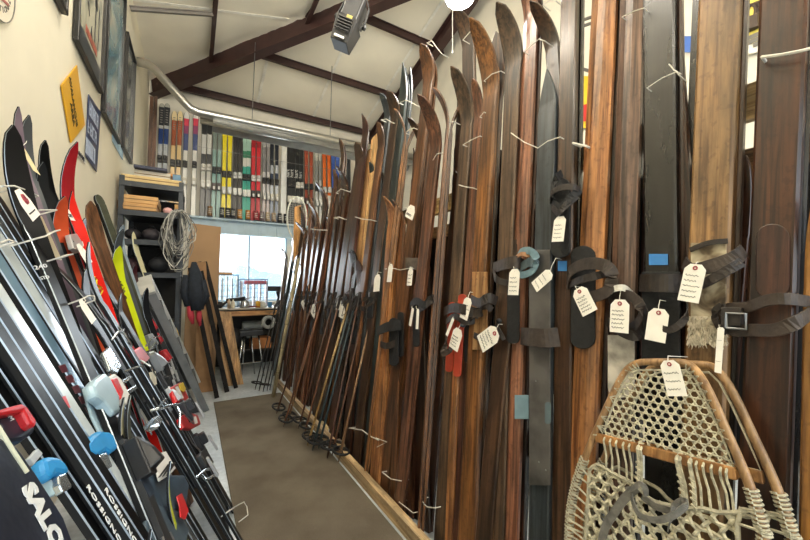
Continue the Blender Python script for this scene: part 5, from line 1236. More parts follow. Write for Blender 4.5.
def ls(key, row, up, top, c, label, d=0., bind=None, edge=EDGE, **kw):
    num = int(key[1:]); pl = LP2 if 16 <= num <= 32 else LP
    if key not in ('A9', 'A11'): up = {'A25': .0}.get(key, .0)
    if pl is LP2: kw.setdefault('turn', -.55); kw.setdefault('hw', .042 if c == 'wood' else .031); kw['curl'] = kw.get('curl', .07) * 1.0
    kw.setdefault('maxw', .05); kw.setdefault('maxl', 2.0 if pl is LP else 2.02)
    kw.setdefault('tip', .26); kw.setdefault('curl', .07); kw.setdefault('th', .014); kw.setdefault('style', 'spoon'); kw.setdefault('waist', .84)
    o = ski('alpine_ski' if c != 'wood' else 'wooden_ski', pl, row, up, top, WOODS['brown'] if c == 'wood' else ALP[c], side=(WOODS['brown'] if c == 'wood' else SIDEW), base=BASEM, edge=(None if c == 'wood' else edge), cham=.965, d=d, label=label, group=G2, **kw); L_[key] = o
    if bind:
        M, Lg, h, th = SKI[o.name]; c1, c2, z = bind; h = min(h, .036); z *= Lg
        A, B = paint(c1, .35), paint(c2, .35)
        t = MB(); t.box((0, .02 + th, z + .17), (h * 1.5, .035, .1)); t.add([(-h * .7, th + .035, z + .13), (h * .7, th + .035, z + .13), (h * .7, th + .035, z + .22), (-h * .7, th + .035, z + .22), (-h * .4, th + .065, z + .14), (h * .4, th + .065, z + .14), (h * .4, th + .055, z + .18), (-h * .4, th + .055, z + .18)], [(4, 5, 6, 7), (0, 1, 5, 4), (1, 2, 6, 5), (2, 3, 7, 6), (3, 0, 4, 7), (0, 3, 2, 1)]); t.build('toe_binding', A, o, M=M, bev=.004)
        t = MB(); t.box((0, .02 + th, z - .14), (h * 1.5, .045, .12)); t.box((0, .055 + th, z - .12), (h * 1.1, .035, .06)); hb_ = t.build('heel_binding', B, o, M=M, bev=.006)
        t = MB(); t.box((0, .085 + th, z - .17), (h * .5, .012, .1)); t.build('heel_lever', paint('#c6c9cb', .3, .5), hb_, M=M, bev=.003)
        t = MB()
        for s in (-1, 1): t.tube([(s * h * .9, th + .01, z - .02), (s * h * 1.15, th + .01, z - .1), (s * h * 1.35, th + .035, z - .21)], .0035, 5)
        t.build('ski_brake', STEEL, o, M=M)
        t = MB(); t.box((0, th + .006, z + .02), (h * 1.3, .012, .42)); t.build('binding_plate', DGREY, o, M=M)
    return o
B1 = ('#1b1c1f', '#1f2124', .42); BW = ('#c9d0d4', '#2a2c30', .42); BR_ = ('#a3252c', '#c9c9c6', .45); BG = ('#7a7f83', '#33363a', .44)
ls('A0', (390, -2, 8), 0, 1.9, 'silver', 'silver blue ski cut by the left edge above the red and navy heel piece', d=-.01)
ls('A1', (430, 48, 60), (360, 11), 1.95, 'dgrey', 'left one of two dark skis with white lettering, lower left', d=.03)
ls('A2', (430, 61, 73), (360, 23), 1.95, 'black', 'right one of two dark skis with white lettering, lower left', d=.03)
ls('A3', (430, 74, 85), (360, 35), 1.92, 'white', 'whitish ski with a small red block running beside the black ones on the left', d=.015)
ls('A4', (400, 74, 85), (290, 11), 1.95, 'blue', 'silver blue ski with maroon pattern lower down, near left', d=.0)
ls('A5', (360, 63, 74), (290, 26), 1.9, 'white', 'silver white ski fourth from the left edge', d=.0)
ls('A6', (360, 76, 81), (290, 33), 1.93, 'grey', 'thin dark ski with a bright edge, left of three squeezed together', d=.0)
ls('A7', (360, 83, 88), (290, 40), 1.93, 'dgrey', 'thin dark ski with a bright edge, middle of three squeezed together', d=.0)
ls('A8', (360, 90, 95), (290, 46), 1.93, 'black', 'thin dark ski with a bright edge, right of three squeezed together', d=.0)
ls('A9', (290, 43, 59), (235, 29), 119, 'black', 'black ski with the number 240 in white', d=.03, curl=.05, tip=.28, bind=B1, maxw=.038)
ls('A10', (320, 79, 102), (280, 60), 262, 'black', 'wide black ski in shade between the 240 ski and the tied pair', d=-.01, bind=BG)
ls('A12', (262, 63, 77), (225, 48), 172, 'black', 'black ski behind the beige one, upper left', d=-.03, curl=.05)
ls('A13', (400, 142, 151), (300, 93), 256, 'dgrey', 'dark ski of the tied pair whose tip arcs back to the left', d=.03, curl=-.05, tip=.3, maxw=.026, bind=None)
ls('A14', (400, 152, 161), (300, 100), 238, 'black', 'dark ski of the tied pair with a thin pale tip bending right', d=.05, curl=.06, maxw=.026, bind=None)
ls('A15', (480, 206, 222), (430, 180), 1.75, 'black', 'wide black ski ending at the carpet with a white tie', d=.0, bind=BG)
ls('A16', (260, 74, 86), (300, 101), 139, 'red', 'dark red ski with white lettering and a tall tip curling right', d=-.03, curl=.16, tip=.5, bind=None) if 0 else None
ls('A16', (300, 92, 103), (250, 74), 139, 'red', 'dark red ski with white lettering and a tall tip curling right', d=-.03, curl=.15, tip=.42)
ls('A17', (300, 96, 108), (220, 81.5), 190, 'bred', 'bright red ski with yellow lettering and a pointed tip', d=.0, style='point', curl=.03, tip=.16, bind=BR_)
ls('A18', (285, 104, 120), (220, 95), 200, 'wood', 'brown varnished wooden ski right of the bright red one', d=.01, style='spoon', curl=.03)
ls('A19', (240, 55, 63), (215, 56), 193, 'orange', 'faded orange ski tip left of the dark red one', d=-.04, curl=.08)
ls('A20', (215, 42, 49), (190, 35), 160, 'dgrey', 'grey black ski with an arched tip behind the paper tags', d=-.05, curl=.06, maxw=.024)
ls('A21', (200, 30, 37), (180, 24), 106, 'purple', 'mauve grey ski with a feathered curling tip, upper left', d=-.04, curl=.06, tip=.3, maxw=.016)
ls('A22', (205, 36, 41), (180, 28), 114, 'grey', 'grey ski whose thin tip curls right against the cream wall', d=-.05, curl=.08, tip=.3, maxw=.022)
ls('A23', (190, 44, 52), (170, 38), 139, 'black', 'black ski with a yellow patched tip left of the red one', d=-.06, curl=.06, maxw=.024)
ls('A24', (200, 8, 32), (150, -16), 124, 'black', 'black ski with a tall rounded tip and blue tape near the left edge', d=.01, curl=.05, tip=.3, maxw=.04)
ls('A25', (235, 104, 114), (200, 101), 158, 'olive', 'dark olive ski sleeve standing against the wall beside the shelf', d=-.05, curl=.0, tip=.08, th=.04, cat='ski bag')
ls('A26', (300, 122, 128.5), (260, 113.5), 243, 'yellow', 'yellow green ski with dark lettering leaning left of the ladder', d=.0, bind=BW, tipw=1.4)
ls('A27', (300, 129, 133), (260, 121.5), 226, 'grey', 'grey ski with a curled tip right of the yellow green one', d=.0, curl=.1, bind=BG)
ls('A28', (300, 135, 140), (260, 127.5), 222, 'silver', 'silver ski with a long grey tip between the yellow and the cream ones', d=-.02, curl=.08, bind=BR_)
ls('A29', (300, 149, 155), (260, 142), 231, 'cream', 'cream ski with a split looking white tip near the ladder', d=.0, curl=.03, bind=BW)
ls('A30', (320, 160.5, 169), (290, 158), 259, 'cream', 'short cream ski with black dots directly left of the ladder', d=-.02, curl=.03, tipw=1.2)
ls('A31', (320, 143, 149), (280, 134), 262, 'maroon', 'dark maroon ski between the silver and cream ones', d=-.03, curl=.06, bind=BR_)
ls('A32', (340, 152, 157), (300, 143), 285, 'dgrey', 'short dark ski in front of the ladder rail', d=.02, bind=BR_)
ls('A33', (350, 130, 137), (310, 117), 290, 'black', 'black ski low behind the tied pair', d=-.02, bind=BW)
ls('A34', (440, 30, 36), (420, 20), .8, 'green', 'green edged ski low behind the blue capped heel piece', d=-.01)
ls('A35', (470, 122, 130), (440, 105), 1.05, 'cream', 'cream ski with black lettering beside the blue grey binding', d=.01)
ls('A36', (470, 131, 139), (440, 114), 1.05, 'olive', 'olive green ski under the blue grey rubber binding', d=.02)
ls('A37', (500, 150, 155), (470, 135), .85, 'yellow', 'thin yellow edged ski under the blue grey rubber binding', d=.03)
ls('A38', (440, 116, 124), (400, 94), 1.85, 'black', 'black ski under the pale blue heel housing', d=.0, bind=None)
ls('A39', (470, 38, 50), 0, 1.7, 'black', 'black ski low on the left between the navy bag and the lettered ones', d=.0)
ls('A40', (480, 62, 74), 0, 1.8, 'dgrey', 'charcoal ski low on the left beside the lettered black ones', d=.0)
ls('A41', (380, 8, 20), 0, 1.9, 'black', 'black ski at the left edge between two silver ones', d=.01)
# lettering along the skis
def ltext(s, key, x0, y0, x1, y1, hpx, mat, d=.02, flip=1, name='lettering', bold=.0, fit=True):
    a, b2 = LP.at(x0, y0, d), LP.at(x1, y1, d); xd = (b2 - a).normalized(); n_ = (LP.n - xd * LP.n.dot(xd)).normalized(); yd = n_.cross(xd)
    M = Matrix((xd, yd, n_)).transposed().to_4x4(); M.translation = a
    z = (a - CP).dot(FW); t = text(s, M, hpx / F * z * 1.4, mat, L_[key], name, bold=bold)
    w = max(v.co.x for v in t.data.vertices); L = (b2 - a).length
    sc = L / w if fit else .92
    for v in t.data.vertices: v.co.x *= sc
    return t
LW = paint('#e4e8ea', .5)
ltext('ROSSIGNOL', 'A2', 104, 489, 140, 552, 7.5, LW, .047)
ltext('ROSSIGNOL', 'A1', 86, 486, 124, 550, 7, LW, .047)
ltext('ROSSIGNOL', 'A35', 100, 436, 131, 489, 6, paint('#202226', .5), .028)
ltext('240', 'A9', 35, 270, 48, 267, 4.5, LW, .047); ltext('STD', 'A9', 41, 280, 50, 278, 3.5, LW, .047)
ltext('HI', 'A16', 59, 184, 64, 197, 6, LW, .03) if 0 else None
q = MB()
a = [LP.at(x, y, .0165) for x, y in ((57, 394), (61, 393), (68, 408), (64, 409))]; q.prism([LP.at(x, y, .031) for x, y in ((59, 398), (65, 396), (70, 408), (65, 409))], LP.n * .001); q.build('red_block', paint('#c8323a', .4), L_['A3'])
for i in range(7):
    x, y = 62 + i * 6.6, 372 + i * 10.4 - 6; q = MB(); q.prism([LP.at(x - 4, y, .0155), LP.at(x + 3, y - 2, .0155), LP.at(x + 6, y + 6, .0155), LP.at(x, y + 7, .0155)], LP.n * .0008); q.build('maroon_pattern', paint('#5b2d36', .3), L_['A4'])
ltext('DYNASTAR', 'A17', 77, 222, 101, 296, 8, paint('#e8c62a', .4), .017) if 0 else None
def scrawl(key, px, n, amp, r, mat, d):
    q = MB(); rr = random.Random(n); P = []
    for i in range(n + 1):
        t = i / n * (len(px) - 1); k = min(int(t), len(px) - 2); f = t - k
        x = px[k][0] * (1 - f) + px[k + 1][0] * f; y = px[k][1] * (1 - f) + px[k + 1][1] * f
        P.append(LP.at(x + amp * math.sin(i * 2.0) * rr.uniform(.5, 1), y + amp * .5 * math.cos(i * 1.3), d))
    q.tube(P, r, 4); q.build('lettering', mat, L_[key])
scrawl('A17', [(83, 224), (93, 262), (101, 296)], 34, 4, .0035, paint('#e8c62a', .4), .017)
scrawl('A26', [(118, 268), (126, 300)], 22, 2.2, .004, paint('#23261a', .4), .017)
scrawl('A30', [(157, 270), (162, 300)], 8, 2, .003, BLACK, -.003)
t_ = MB().prism([LP.at(x, y, .031) for x, y in ((2.5, 155.5), (11, 156), (13, 164), (4, 164))], LP.n * .001).build('blue_tape', BLUETAPE, L_['A24'], ); t_['label'] = 'bit of blue tape'
LPc = 0
# polygon pieces of bindings (real thickness)
def piece(key, name, px, d, t, mat, bev=.003, label=None):
    t *= .42; d *= .6
    o = MB().prism([LP.at(x, y, d + t) for x, y in px], LP.n * -t).build(name, mat, L_[key], bev=bev)
    if label: o['label'] = label
    return o
SKYB = paint('#2b8fd1', .45, 0, .08, 20); PB = paint('#a9c4d2', .3, 0, .08); NAVY = paint('#1a2233', .4, 0, .1); BGR = paint('#3b4c5c', .45, 0, .2, 12)
REDP = paint('#c3242b', .35); MET = paint('#b9c2c7', .25, .8)
piece('A38', 'heel_cover', [(88, 442), (93, 435), (100, 430), (110, 431), (114, 434), (119, 448), (112, 453), (107, 450), (98, 457), (90, 452)], .04, .05, SKYB, .008, 'bright blue heel cover')
piece('A38', 'heel_lever', [(100, 454), (107, 452), (113, 466), (106, 471)], .05, .03, MET)
piece('A38', 'toe_plate', [(84, 388), (90, 384), (100, 405), (112, 436), (104, 440), (92, 415)], .035, .015, PB)
piece('A34', 'heel_cover', [(44, 458), (50, 455), (60, 456), (66, 461), (72, 471), (66, 474), (58, 472), (54, 480), (47, 473)], .05, .05, SKYB, .008, 'bright blue heel cover')
piece('A34', 'heel_lever', [(59, 475), (66, 472), (73, 487), (64, 492), (60, 484)], .06, .03, MET)
piece('A34', 'heel_base', [(50, 480), (58, 476), (62, 492), (55, 494)], .045, .03, PB)
piece('A38', 'heel_housing', [(93, 384), (96, 379), (105, 372), (110, 376), (121, 398), (121, 412), (115, 415), (105, 402), (97, 396)], .05, .06, PB, .01, 'pale blue heel housing')
piece('A38', 'red_stripe', [(112, 379), (117, 377), (124, 392), (122, 399)], .07, .035, REDP)
piece('A38', 'white_cover', [(109, 377), (115, 373), (121, 378), (131, 396), (128, 404), (122, 404), (122, 395)], .055, .035, WHITE, .006)
piece('A38', 'step_lever', [(122, 380), (131, 375), (133, 378), (124, 384)], .06, .02, MET)
piece('A38', 'step_lever', [(127, 390), (136, 385), (138, 388), (130, 394)], .06, .02, MET)
piece('A38', 'heel_foot', [(116, 416), (124, 408), (132, 420), (130, 428), (122, 428)], .04, .04, NAVY, .006)
piece('A0', 'heel_piece', [(-3, 414), (16, 407), (24, 405), (36, 424), (36, 432), (24, 441), (2, 444), (-4, 436)], .06, .06, NAVY, .008, 'navy heel piece')
piece('A0', 'red_top', [(-3, 410), (22, 403), (27, 405), (38, 421), (36, 427), (31, 424), (24, 411), (0, 416)], .09, .045, REDP, .006, 'red top of the heel piece')
ltext('OM', 'A0', 5, 411, 11, 421, 6.5, LW, .0625)
# blue grey rubber binding cluster
piece('A36', 'rubber_boot_binding', [(140, 482), (147, 463), (155, 462), (168, 474), (184, 474), (190, 486), (187, 508), (173, 512), (152, 506), (143, 495)], .04, .045, BGR, .01, 'blue grey rubber binding')
piece('A36', 'rubber_flap', [(150, 506), (164, 500), (178, 512), (190, 530), (186, 546), (150, 546), (146, 524)], .05, .03, paint('#4a5a68', .45, 0, .2, 12), .008)
piece('A36', 'white_plate', [(152, 455), (166, 451), (176, 468), (171, 474), (160, 481)], .086, .012, WHITE, .003)
for i in range(3): piece('A36', 'black_rib', [(158 + i * 4, 478 - i), (160 + i * 4, 477 - i), (170 + i * 3, 465 - i), (168 + i * 3, 464 - i)], .099, .003, BLACK, 0)
piece('A36', 'red_tab', [(177, 496), (182, 493), (185, 500), (189, 511), (186, 519), (181, 517), (180, 506)], .088, .01, REDP, .003, 'red tab')
piece('A36', 'strap_arm', [(138, 474), (143, 468), (156, 492), (150, 498)], .086, .012, paint('#2b3a4a', .4), .003)
# red bindings beside the ladder
piece('A29', 'red_toe_piece', [(171, 387), (181, 382), (189, 398), (184, 403), (177, 402)], .03, .05, REDP, .006, 'red toe piece')
piece('A29', 'yellow_clip', [(179, 384), (183, 382), (186, 389), (184, 392), (181, 390)], .081, .01, paint('#e2c22a', .4), .001)
piece('A29', 'white_bars', [(175, 387), (178, 386), (184, 398), (181, 399)], .081, .002, WHITE, 0)
piece('A29', 'red_heel_piece', [(180, 418), (188, 411), (198, 415), (201, 424), (192, 429), (184, 428)], .02, .05, REDP, .006, 'red heel piece')
piece('A29', 'white_bars', [(193, 417), (196, 416), (198, 423), (195, 424)], .071, .002, WHITE, 0)
piece('A18', 'red_grip', [(134, 350), (141, 346), (151, 358), (146, 363), (138, 359)], .03, .04, REDP, .008, 'red piece')
piece('A14', 'metal_bracket', [(104, 352), (110, 346), (122, 366), (118, 374), (111, 370)], .05, .03, MET, .004)
def levers(key, segs, r=.005, d=.06, mat=None, name='metal_lever'):
    q = MB()
    for s_ in segs: q.tube([LP.at(x, y, d + (.02 if i == 1 else 0)) for i, (x, y) in enumerate(s_)], r, 6)
    q.build(name, mat or MET, L_[key])
levers('A14', [[(150, 411), (158, 409), (166, 408)], [(158, 409), (162, 403), (166, 399)], [(175, 404), (180, 413), (179, 428)], [(164, 407), (172, 405), (181, 404)]])
levers('A14', [[(112, 340), (118, 332), (124, 330)], [(118, 326), (126, 336), (132, 346)], [(124, 372), (134, 368), (142, 366)]], .004)
levers('A31', [[(146, 346), (152, 338), (160, 336)], [(150, 350), (156, 342), (158, 352)], [(140, 360), (150, 366), (156, 376)]], .004)
levers('A15', [[(196, 478), (205, 470), (214, 468)], [(200, 474), (206, 480), (216, 474)]], .005)
levers('A10', [[(146, 428), (152, 422), (158, 418)], [(148, 430), (156, 426), (160, 420)]], .009, .07)
piece('A10', 'white_brake_pad', [(150, 372), (156, 371), (157, 384), (153, 387)], .07, .012, paint('#d8d2bb', .5), .002)
piece('A15', 'rubber_tail_wrap', [(201, 452), (206, 448), (214, 462), (211, 470), (205, 468)], .04, .03, DGREY, .004)
tg = [([(229, 511), (238, 505), (244, 502), (247, 507), (248, 515)], 'white tie round the foot of the wide black ski at the carpet'), ([(35, 239), (46, 236), (55, 231), (60, 230)], 'pale tie across the black skis behind the large tag'), ([(61, 257), (67, 255), (73, 254)], 'white tie across the black ski beside the grey cap'), ([(82, 299), (88, 296), (94, 296), (95, 300)], 'white plastic tie round the tied pair'), ([(3, 186), (14, 186), (26, 190), (38, 196)], 'white string of the large paper tag lying on the 240 ski'), ([(40, 210), (48, 210), (57, 210)], 'short white tie behind the large paper tag'), ([(0, 243), (8, 240), (16, 242)], 'pale tie across the squeezed thin skis')]
for px, lb in tg: cord(px, lb, d=.075, pl=LP, r=.0025)
ptag(27, 204, 18, 28, -20, 19, 188, 'large white tag on the black 240 ski at the upper left', pl=LP, d=.09, writing=3)
ptag(28, 158, 8, 30, -2, 27, 140, 'cream tag hanging among the feathered ski tips', pl=LP, d=.1, writing=0, ring=False, col=paint('#dcd0a2', .7))
ptag(87, 311, 6.5, 22, -8, 84, 298, 'thin blank tag hanging from the tied pair', pl=LP, d=.1, writing=0, ring=False)
ptag(68, 212, 6.5, 17, -8, 66, 202, 'small white tag on the dark red ski', pl=LP, d=.06, writing=3, ring=False)
ptag(84, 254, 9, 20, -12, 82, 240, 'small white tag behind the thin pale tip', pl=LP, d=.05, writing=2, ring=False)
piece('A10', 'pale_patch', [(33, 222), (42, 216), (52, 238), (62, 260), (52, 258), (44, 248)], .04, .01, ALP['beige'], .001, 'beige patch')
# clear plastic sleeve / white plate
o = MB().prism([LP.at(x, y, .02) for x, y in ((64, 236), (76, 234), (80, 246), (74, 254), (68, 250))], LP.n * .02).build('binding_cap', paint('#a9abab', .35, .3), bev=.004); tag(o, 'light grey metal cap with a round hole beside the red ski', 'cap')
MB().lathe(LP.at(73.5, 241.5, .0405), [(.004, 0), (.004, .001)], LP.n, 10).build('hole', BLACK, o)
# navy bag with big white letters, bottom left
bg = [(-60, 440), (0, 436), (14, 452), (30, 475), (46, 500), (60, 522), (74, 560), (74, 640), (-60, 700)]
P = [LP.at(x, y, .075) for x, y in bg]; mb = MB(); cen = sum(P, V((0, 0, 0))) / len(P)
n_ = len(P); rings = [[p for p in P], [cen + (p - cen) * .97 + LP.n * .004 for p in P], [cen + (p - cen) * .9 + LP.n * .007 for p in P]]
vs = [p for r_ in rings for p in r_] + [p - LP.n * .04 for p in P]
fs = []
for i in range(2):
    for k_ in range(n_): fs.append((i * n_ + k_, i * n_ + (k_ + 1) % n_, (i + 1) * n_ + (k_ + 1) % n_, (i + 1) * n_ + k_))
fs.append(tuple(range(2 * n_, 3 * n_))); fs.append(tuple(range(3 * n_, 4 * n_))[::-1])
for k_ in range(n_): fs.append((3 * n_ + k_, 3 * n_ + (k_ + 1) % n_, (k_ + 1) % n_, k_))
mb.add(vs, fs); bag = mb.build('ski_bag', paint('#161e30', .45, 0, .25, 10, .5), smooth=False, bev=.01); tag(bag, 'navy blue bag with big white letters in the bottom left corner', 'bag'); L_['bag'] = bag
t = ltext('SALOMON', 'bag', 22, 488, 132, 690, 23, LW, .0835, bold=.002, fit=False)
MB().tube([LP.at(x, y, .082) for x, y in ((-4, 426), (12, 452), (26, 473))], .0035, 5).build('piping', paint('#c9ccb8', .5), bag)
o = MB().prism([LP.at(x, y, .07) for x, y in ((24, 461), (33, 451), (38, 456), (29, 467))], LP.n * .006).build('clip', paint('#b4bcc4', .4), bag, bev=.001)
# steel/white scrap of floor cloth under ski feet
# ================================================================ SNOWSHOES
SPd = .115
SN = RP.n; su_ = (V((0, 0, 1)) - SN * SN.z).normalized(); sr_ = V((0, -1, 0))       # in-plane up / right (image)
SO = RP.at(668, 470, SPd)
def s2(x, y): p = RP.at(x, y, SPd) - SO; return (p.dot(sr_), p.dot(su_))
left = [s2(*p) for p in ((650, 362), (638, 363), (627, 370), (616, 388), (603, 416), (591, 443), (582, 466), (574, 492), (570, 518), (569, 540))]
right = [s2(*p) for p in ((672, 362), (688, 364), (700, 376), (713, 400), (726, 430), (738, 457), (749, 484), (757, 510), (762, 530), (764, 542))]
xl, yl = left[-1]; xr_, yr_ = right[-1]; xm = (xl + xr_) / 2; hw_ = (xr_ - xl) / 2
zb = (SO + su_ * yl).z; Ltail = (zb - .02) / su_.z
low = []
for k_ in range(1, 11):
    t_ = k_ / 10; low.append((hw_ * (1 - t_ ** 2.0 * .93), yl - Ltail * t_))
outL = left + [(xm - w, y) for w, y in low]; outR = right + [(xm + w, y) for w, y in low]
poly = outL + outR[::-1]
def smooth(P, sub=3):
    Q = []
    for i in range(len(P) - 1):
        p0, p1, p2, p3 = P[max(i - 1, 0)], P[i], P[i + 1], P[min(i + 2, len(P) - 1)]
        for k in range(sub):
            t = k / sub; Q.append(tuple(.5 * ((2 * b) + (c - a) * t + (2 * a - 5 * b + 4 * c - d) * t * t + (3 * b - a - 3 * c + d) * t ** 3) for a, b, c, d in zip(p0, p1, p2, p3)))
    Q.append(P[-1]); return Q
loop = smooth(outL[::-1] + outR, 3)
def W(a, b, h=0): return SO + sr_ * a + su_ * b + SN * h
def clip(p, d, pol):
    """parts of the line p + t d inside the polygon"""
    ts = []
    for (x1, y1), (x2, y2) in zip(pol, pol[1:] + pol[:1]):
        ex, ey = x2 - x1, y2 - y1; den = d[0] * ey - d[1] * ex
        if abs(den) < 1e-12: continue
        t = ((x1 - p[0]) * ey - (y1 - p[1]) * ex) / den; u = ((x1 - p[0]) * d[1] - (y1 - p[1]) * d[0]) / den
        if 0 <= u < 1: ts.append(t)
    ts.sort(); return list(zip(ts[::2], ts[1::2]))
def lace(pol, pitch, r, seed, h0=0, ang0=0):
    mb = MB(); rr = random.Random(seed); xs = [p[0] for p in pol]; ys = [p[1] for p in pol]; cx, cy = (min(xs) + max(xs)) / 2, (min(ys) + max(ys)) / 2; R_ = max(max(xs) - min(xs), max(ys) - min(ys))
    for f, a in enumerate((0, 60, 120)):
        a = math.radians(a + ang0); d = (math.cos(a), math.sin(a)); nrm = (-d[1], d[0]); n = int(R_ / pitch) + 1
        off = (.5 if f == 1 else 0) * pitch
        for k in range(-n, n + 1):
            o = k * pitch + off; p = (cx + nrm[0] * o, cy + nrm[1] * o)
            for t0, t1 in clip(p, d, pol):
                if t1 - t0 < pitch * .4: continue
                m_ = max(2, int((t1 - t0) / (pitch * .58)))
                P = []
                for q in range(m_ + 1):
                    t = t0 + (t1 - t0) * q / m_; P.append(W(p[0] + d[0] * t + rr.uniform(-1, 1) * pitch * .05, p[1] + d[1] * t + rr.uniform(-1, 1) * pitch * .05, h0 + r * .9 * (1 if (q + k + f) % 2 else -1)))
                mb.tube(P, r, 5)
    return mb
SW = wood('#b98a55', '#8a5f35', .4, .7, .2); SLACE = paint('#c9c2a8', .6, 0, .25, 60, .3); SLACE2 = paint('#b9b39c', .6, 0, .2, 60, .3)
def inset(pol, k, c): return [(c[0] + (x - c[0]) * k, c[1] + (y - c[1]) * k) for x, y in pol]
shoe = empty('snowshoe', W(xm, yl - Ltail, 0), 'bear paw snowshoe with cream webbing and grey straps in the bottom right', 'snowshoe', 'pair of snowshoes')
fr = MB(); fr.tube([W(a, b) for a, b in loop], .0092, 10); fr.build('wooden_frame', wood('#b99468', '#8d6b46', .38, .7, .15), shoe, smooth=True)
c1, c2 = s2(596, 437), s2(737, 474)
bar = MB(); d_ = (W(*c2) - W(*c1)).normalized(); q_ = SN.cross(d_)
bar.prism([W(*c1) + q_ * .013 + SN * -.007, W(*c1) - q_ * .013 - SN * .007, W(*c1) - q_ * .013 + SN * .007, W(*c1) + q_ * .013 + SN * .007], W(*c2) - W(*c1)); bar.build('crossbar', SW, shoe, bev=.003)
toe = [s2(*p) for p in ((640, 370), (628, 374), (619, 392), (608, 420), (602, 436), (735, 468), (722, 436), (708, 404), (696, 380), (686, 370))]
tl = lace(toe, .0165, .0021, 5); tl.build('toe_webbing', SLACE, shoe)
ed = MB(); ed.tube([W(*p, .002) for p in toe + toe[:1]], .0028, 5); ed.build('webbing_edge', SLACE2, shoe)
tw = MB()                                                        # stitches from the frame to the toe webbing
for pts in (toe[:5], toe[6:]):
    P = smooth(pts, 7)
    for a, b in P:
        best = min(loop, key=lambda q: (q[0] - a) ** 2 + (q[1] - b) ** 2); tw.tube([W(a, b, .002), W(best[0], best[1], .009)], .0018, 4)
tw.build('toe_stitches', SLACE2, shoe)
mainp = [s2(*p) for p in ((590, 470), (598, 464), (612, 472), (628, 480), (638, 486), (645, 494), (655, 501), (672, 505), (690, 508), (704, 508), (720, 512), (736, 512), (746, 512))]
inner = [(xm + (a - xm) * .87, b) for a, b in ([s2(754, 530)] + outR[len(right):])][:9] ; innerL = [(xm + (a - xm) * .87, b) for a, b in ([s2(580, 512), s2(577, 540)] + outL[len(left):])][:10]
mp_ = mainp + inner + innerL[::-1]
ml = lace(mp_, .0262, .0043, 9); ml.build('main_webbing', SLACE, shoe)
ed = MB(); ed.tube([W(*p, .003) for p in smooth(mp_ + mp_[:1], 2)], .005, 5); ed.build('webbing_edge', SLACE2, shoe)
sd = MB()
for side, pts in ((-1, [s2(590, 470)] + innerL), (1, [s2(746, 512)] + inner)):
    P = smooth(pts, 5)
    for i, (a, b) in enumerate(P):
        best = min(loop, key=lambda q: (q[0] - a) ** 2 * .2 + (q[1] - b - .006) ** 2 + (10 if (q[0] - xm) * side < 0 else 0))
        sd.tube([W(a, b, .004 * (1 if i % 2 else -1)), W(best[0], best[1], .009)], .003, 5)
sd.build('side_lacing', SLACE2, shoe)
wr_ = MB(); ystart = s2(585, 458)[1]; cum = 0; rr = random.Random(2)
fine = smooth(loop, 6)
for i in range(1, len(fine) - 1):
    (a, b), (a2, b2) = fine[i], fine[i + 1]; lim = ystart if a < xm else s2(748, 486)[1]
    if b > lim: continue
    cum += math.hypot(a2 - a, b2 - b)
    if cum < .0075: continue
    cum = 0; tg_ = (W(a2, b2) - W(a, b)).normalized(); e1 = SN; e2 = tg_.cross(SN); R_ = .0112 + rr.uniform(0, .0012)
    wr_.tube([W(a, b) + (e1 * math.cos(q / 8 * 2 * math.pi) + e2 * math.sin(q / 8 * 2 * math.pi)) * R_ + tg_ * (.004 * q / 8) for q in range(9)], .0027, 4)
wr_.build('frame_wrapping', SLACE2, shoe)
vr = MB()                                                        # cords looped over the crossbar down to the main webbing
def onbar(x): t = (x - 598) / (735 - 598); return s2(x, 438 + t * 36)
for x, x2, y2 in ((606, 607, 470), (612, 613, 474), (618, 620, 478), (625, 628, 482), (631, 633, 484), (640, 639, 487), (643, 642, 488), (679, 686, 508), (682, 689, 508), (692, 696, 510), (698, 703, 511), (705, 712, 513), (713, 722, 514), (722, 730, 514), (728, 735, 514)):
    a, b = onbar(x); c, d_2 = s2(x2, y2); thick = .0027 if x not in (640, 679, 692) else .0047
    vr.tube([W(a, b + .004, -.011), W(a, b + .016, .0), W(a, b, .012), W(a, b - .016, .006), W((a + c) / 2 + .002, (b + d_2) / 2, .005), W(c, d_2, .004)], thick, 6)
    for k in range(5):
        f = .3 + k * .14; vr.tube([W(a + (c - a) * f - .006, b - .016 + (d_2 - b) * (f - .1) + .003, .007), W(a + (c - a) * f + .006, b - .016 + (d_2 - b) * (f - .1) - .003, .009)], .0026, 4) if thick > .004 else None
vr.build('crossbar_cords', SLACE, shoe)
GS = paint('#77756f', .7, 0, .2, 60, .3)
def sstrap(px, w, ds, nm='binding_strap'):
    P = [RP.at(x, y, SPd + d) for x, y in px]; Q = []
    for i in range(len(P) - 1):
        p0, p1, p2, p3 = P[max(i - 1, 0)], P[i], P[i + 1], P[min(i + 2, len(P) - 1)]
        for k in range(5):
            t = k / 5; Q.append(.5 * ((2 * p1) + (p2 - p0) * t + (2 * p0 - 5 * p1 + 4 * p2 - p3) * t ** 2 + (3 * p1 - p0 - 3 * p2 + p3) * t ** 3))
    Q.append(P[-1]); MB().ribbon(Q, w, .017, .003).build(nm, GS, shoe)
for nm, px, ds in (('a', [(598, 540), (608, 522), (618, 508), (628, 494), (637, 487)], 0), ):
    P = px
def sst(px, ds, w, wd): 
    P = [RP.at(x, y, SPd + d) for (x, y), d in zip(px, ds)]; Q = []
    for i in range(len(P) - 1):
        p0, p1, p2, p3 = P[max(i - 1, 0)], P[i], P[i + 1], P[min(i + 2, len(P) - 1)]
        for k in range(5):
            t = k / 5; Q.append(.5 * ((2 * p1) + (p2 - p0) * t + (2 * p0 - 5 * p1 + 4 * p2 - p3) * t ** 2 + (3 * p1 - p0 - 3 * p2 + p3) * t ** 3))
    Q.append(P[-1]); MB().ribbon(Q, wd, w, .003).build('binding_strap', GS, shoe)
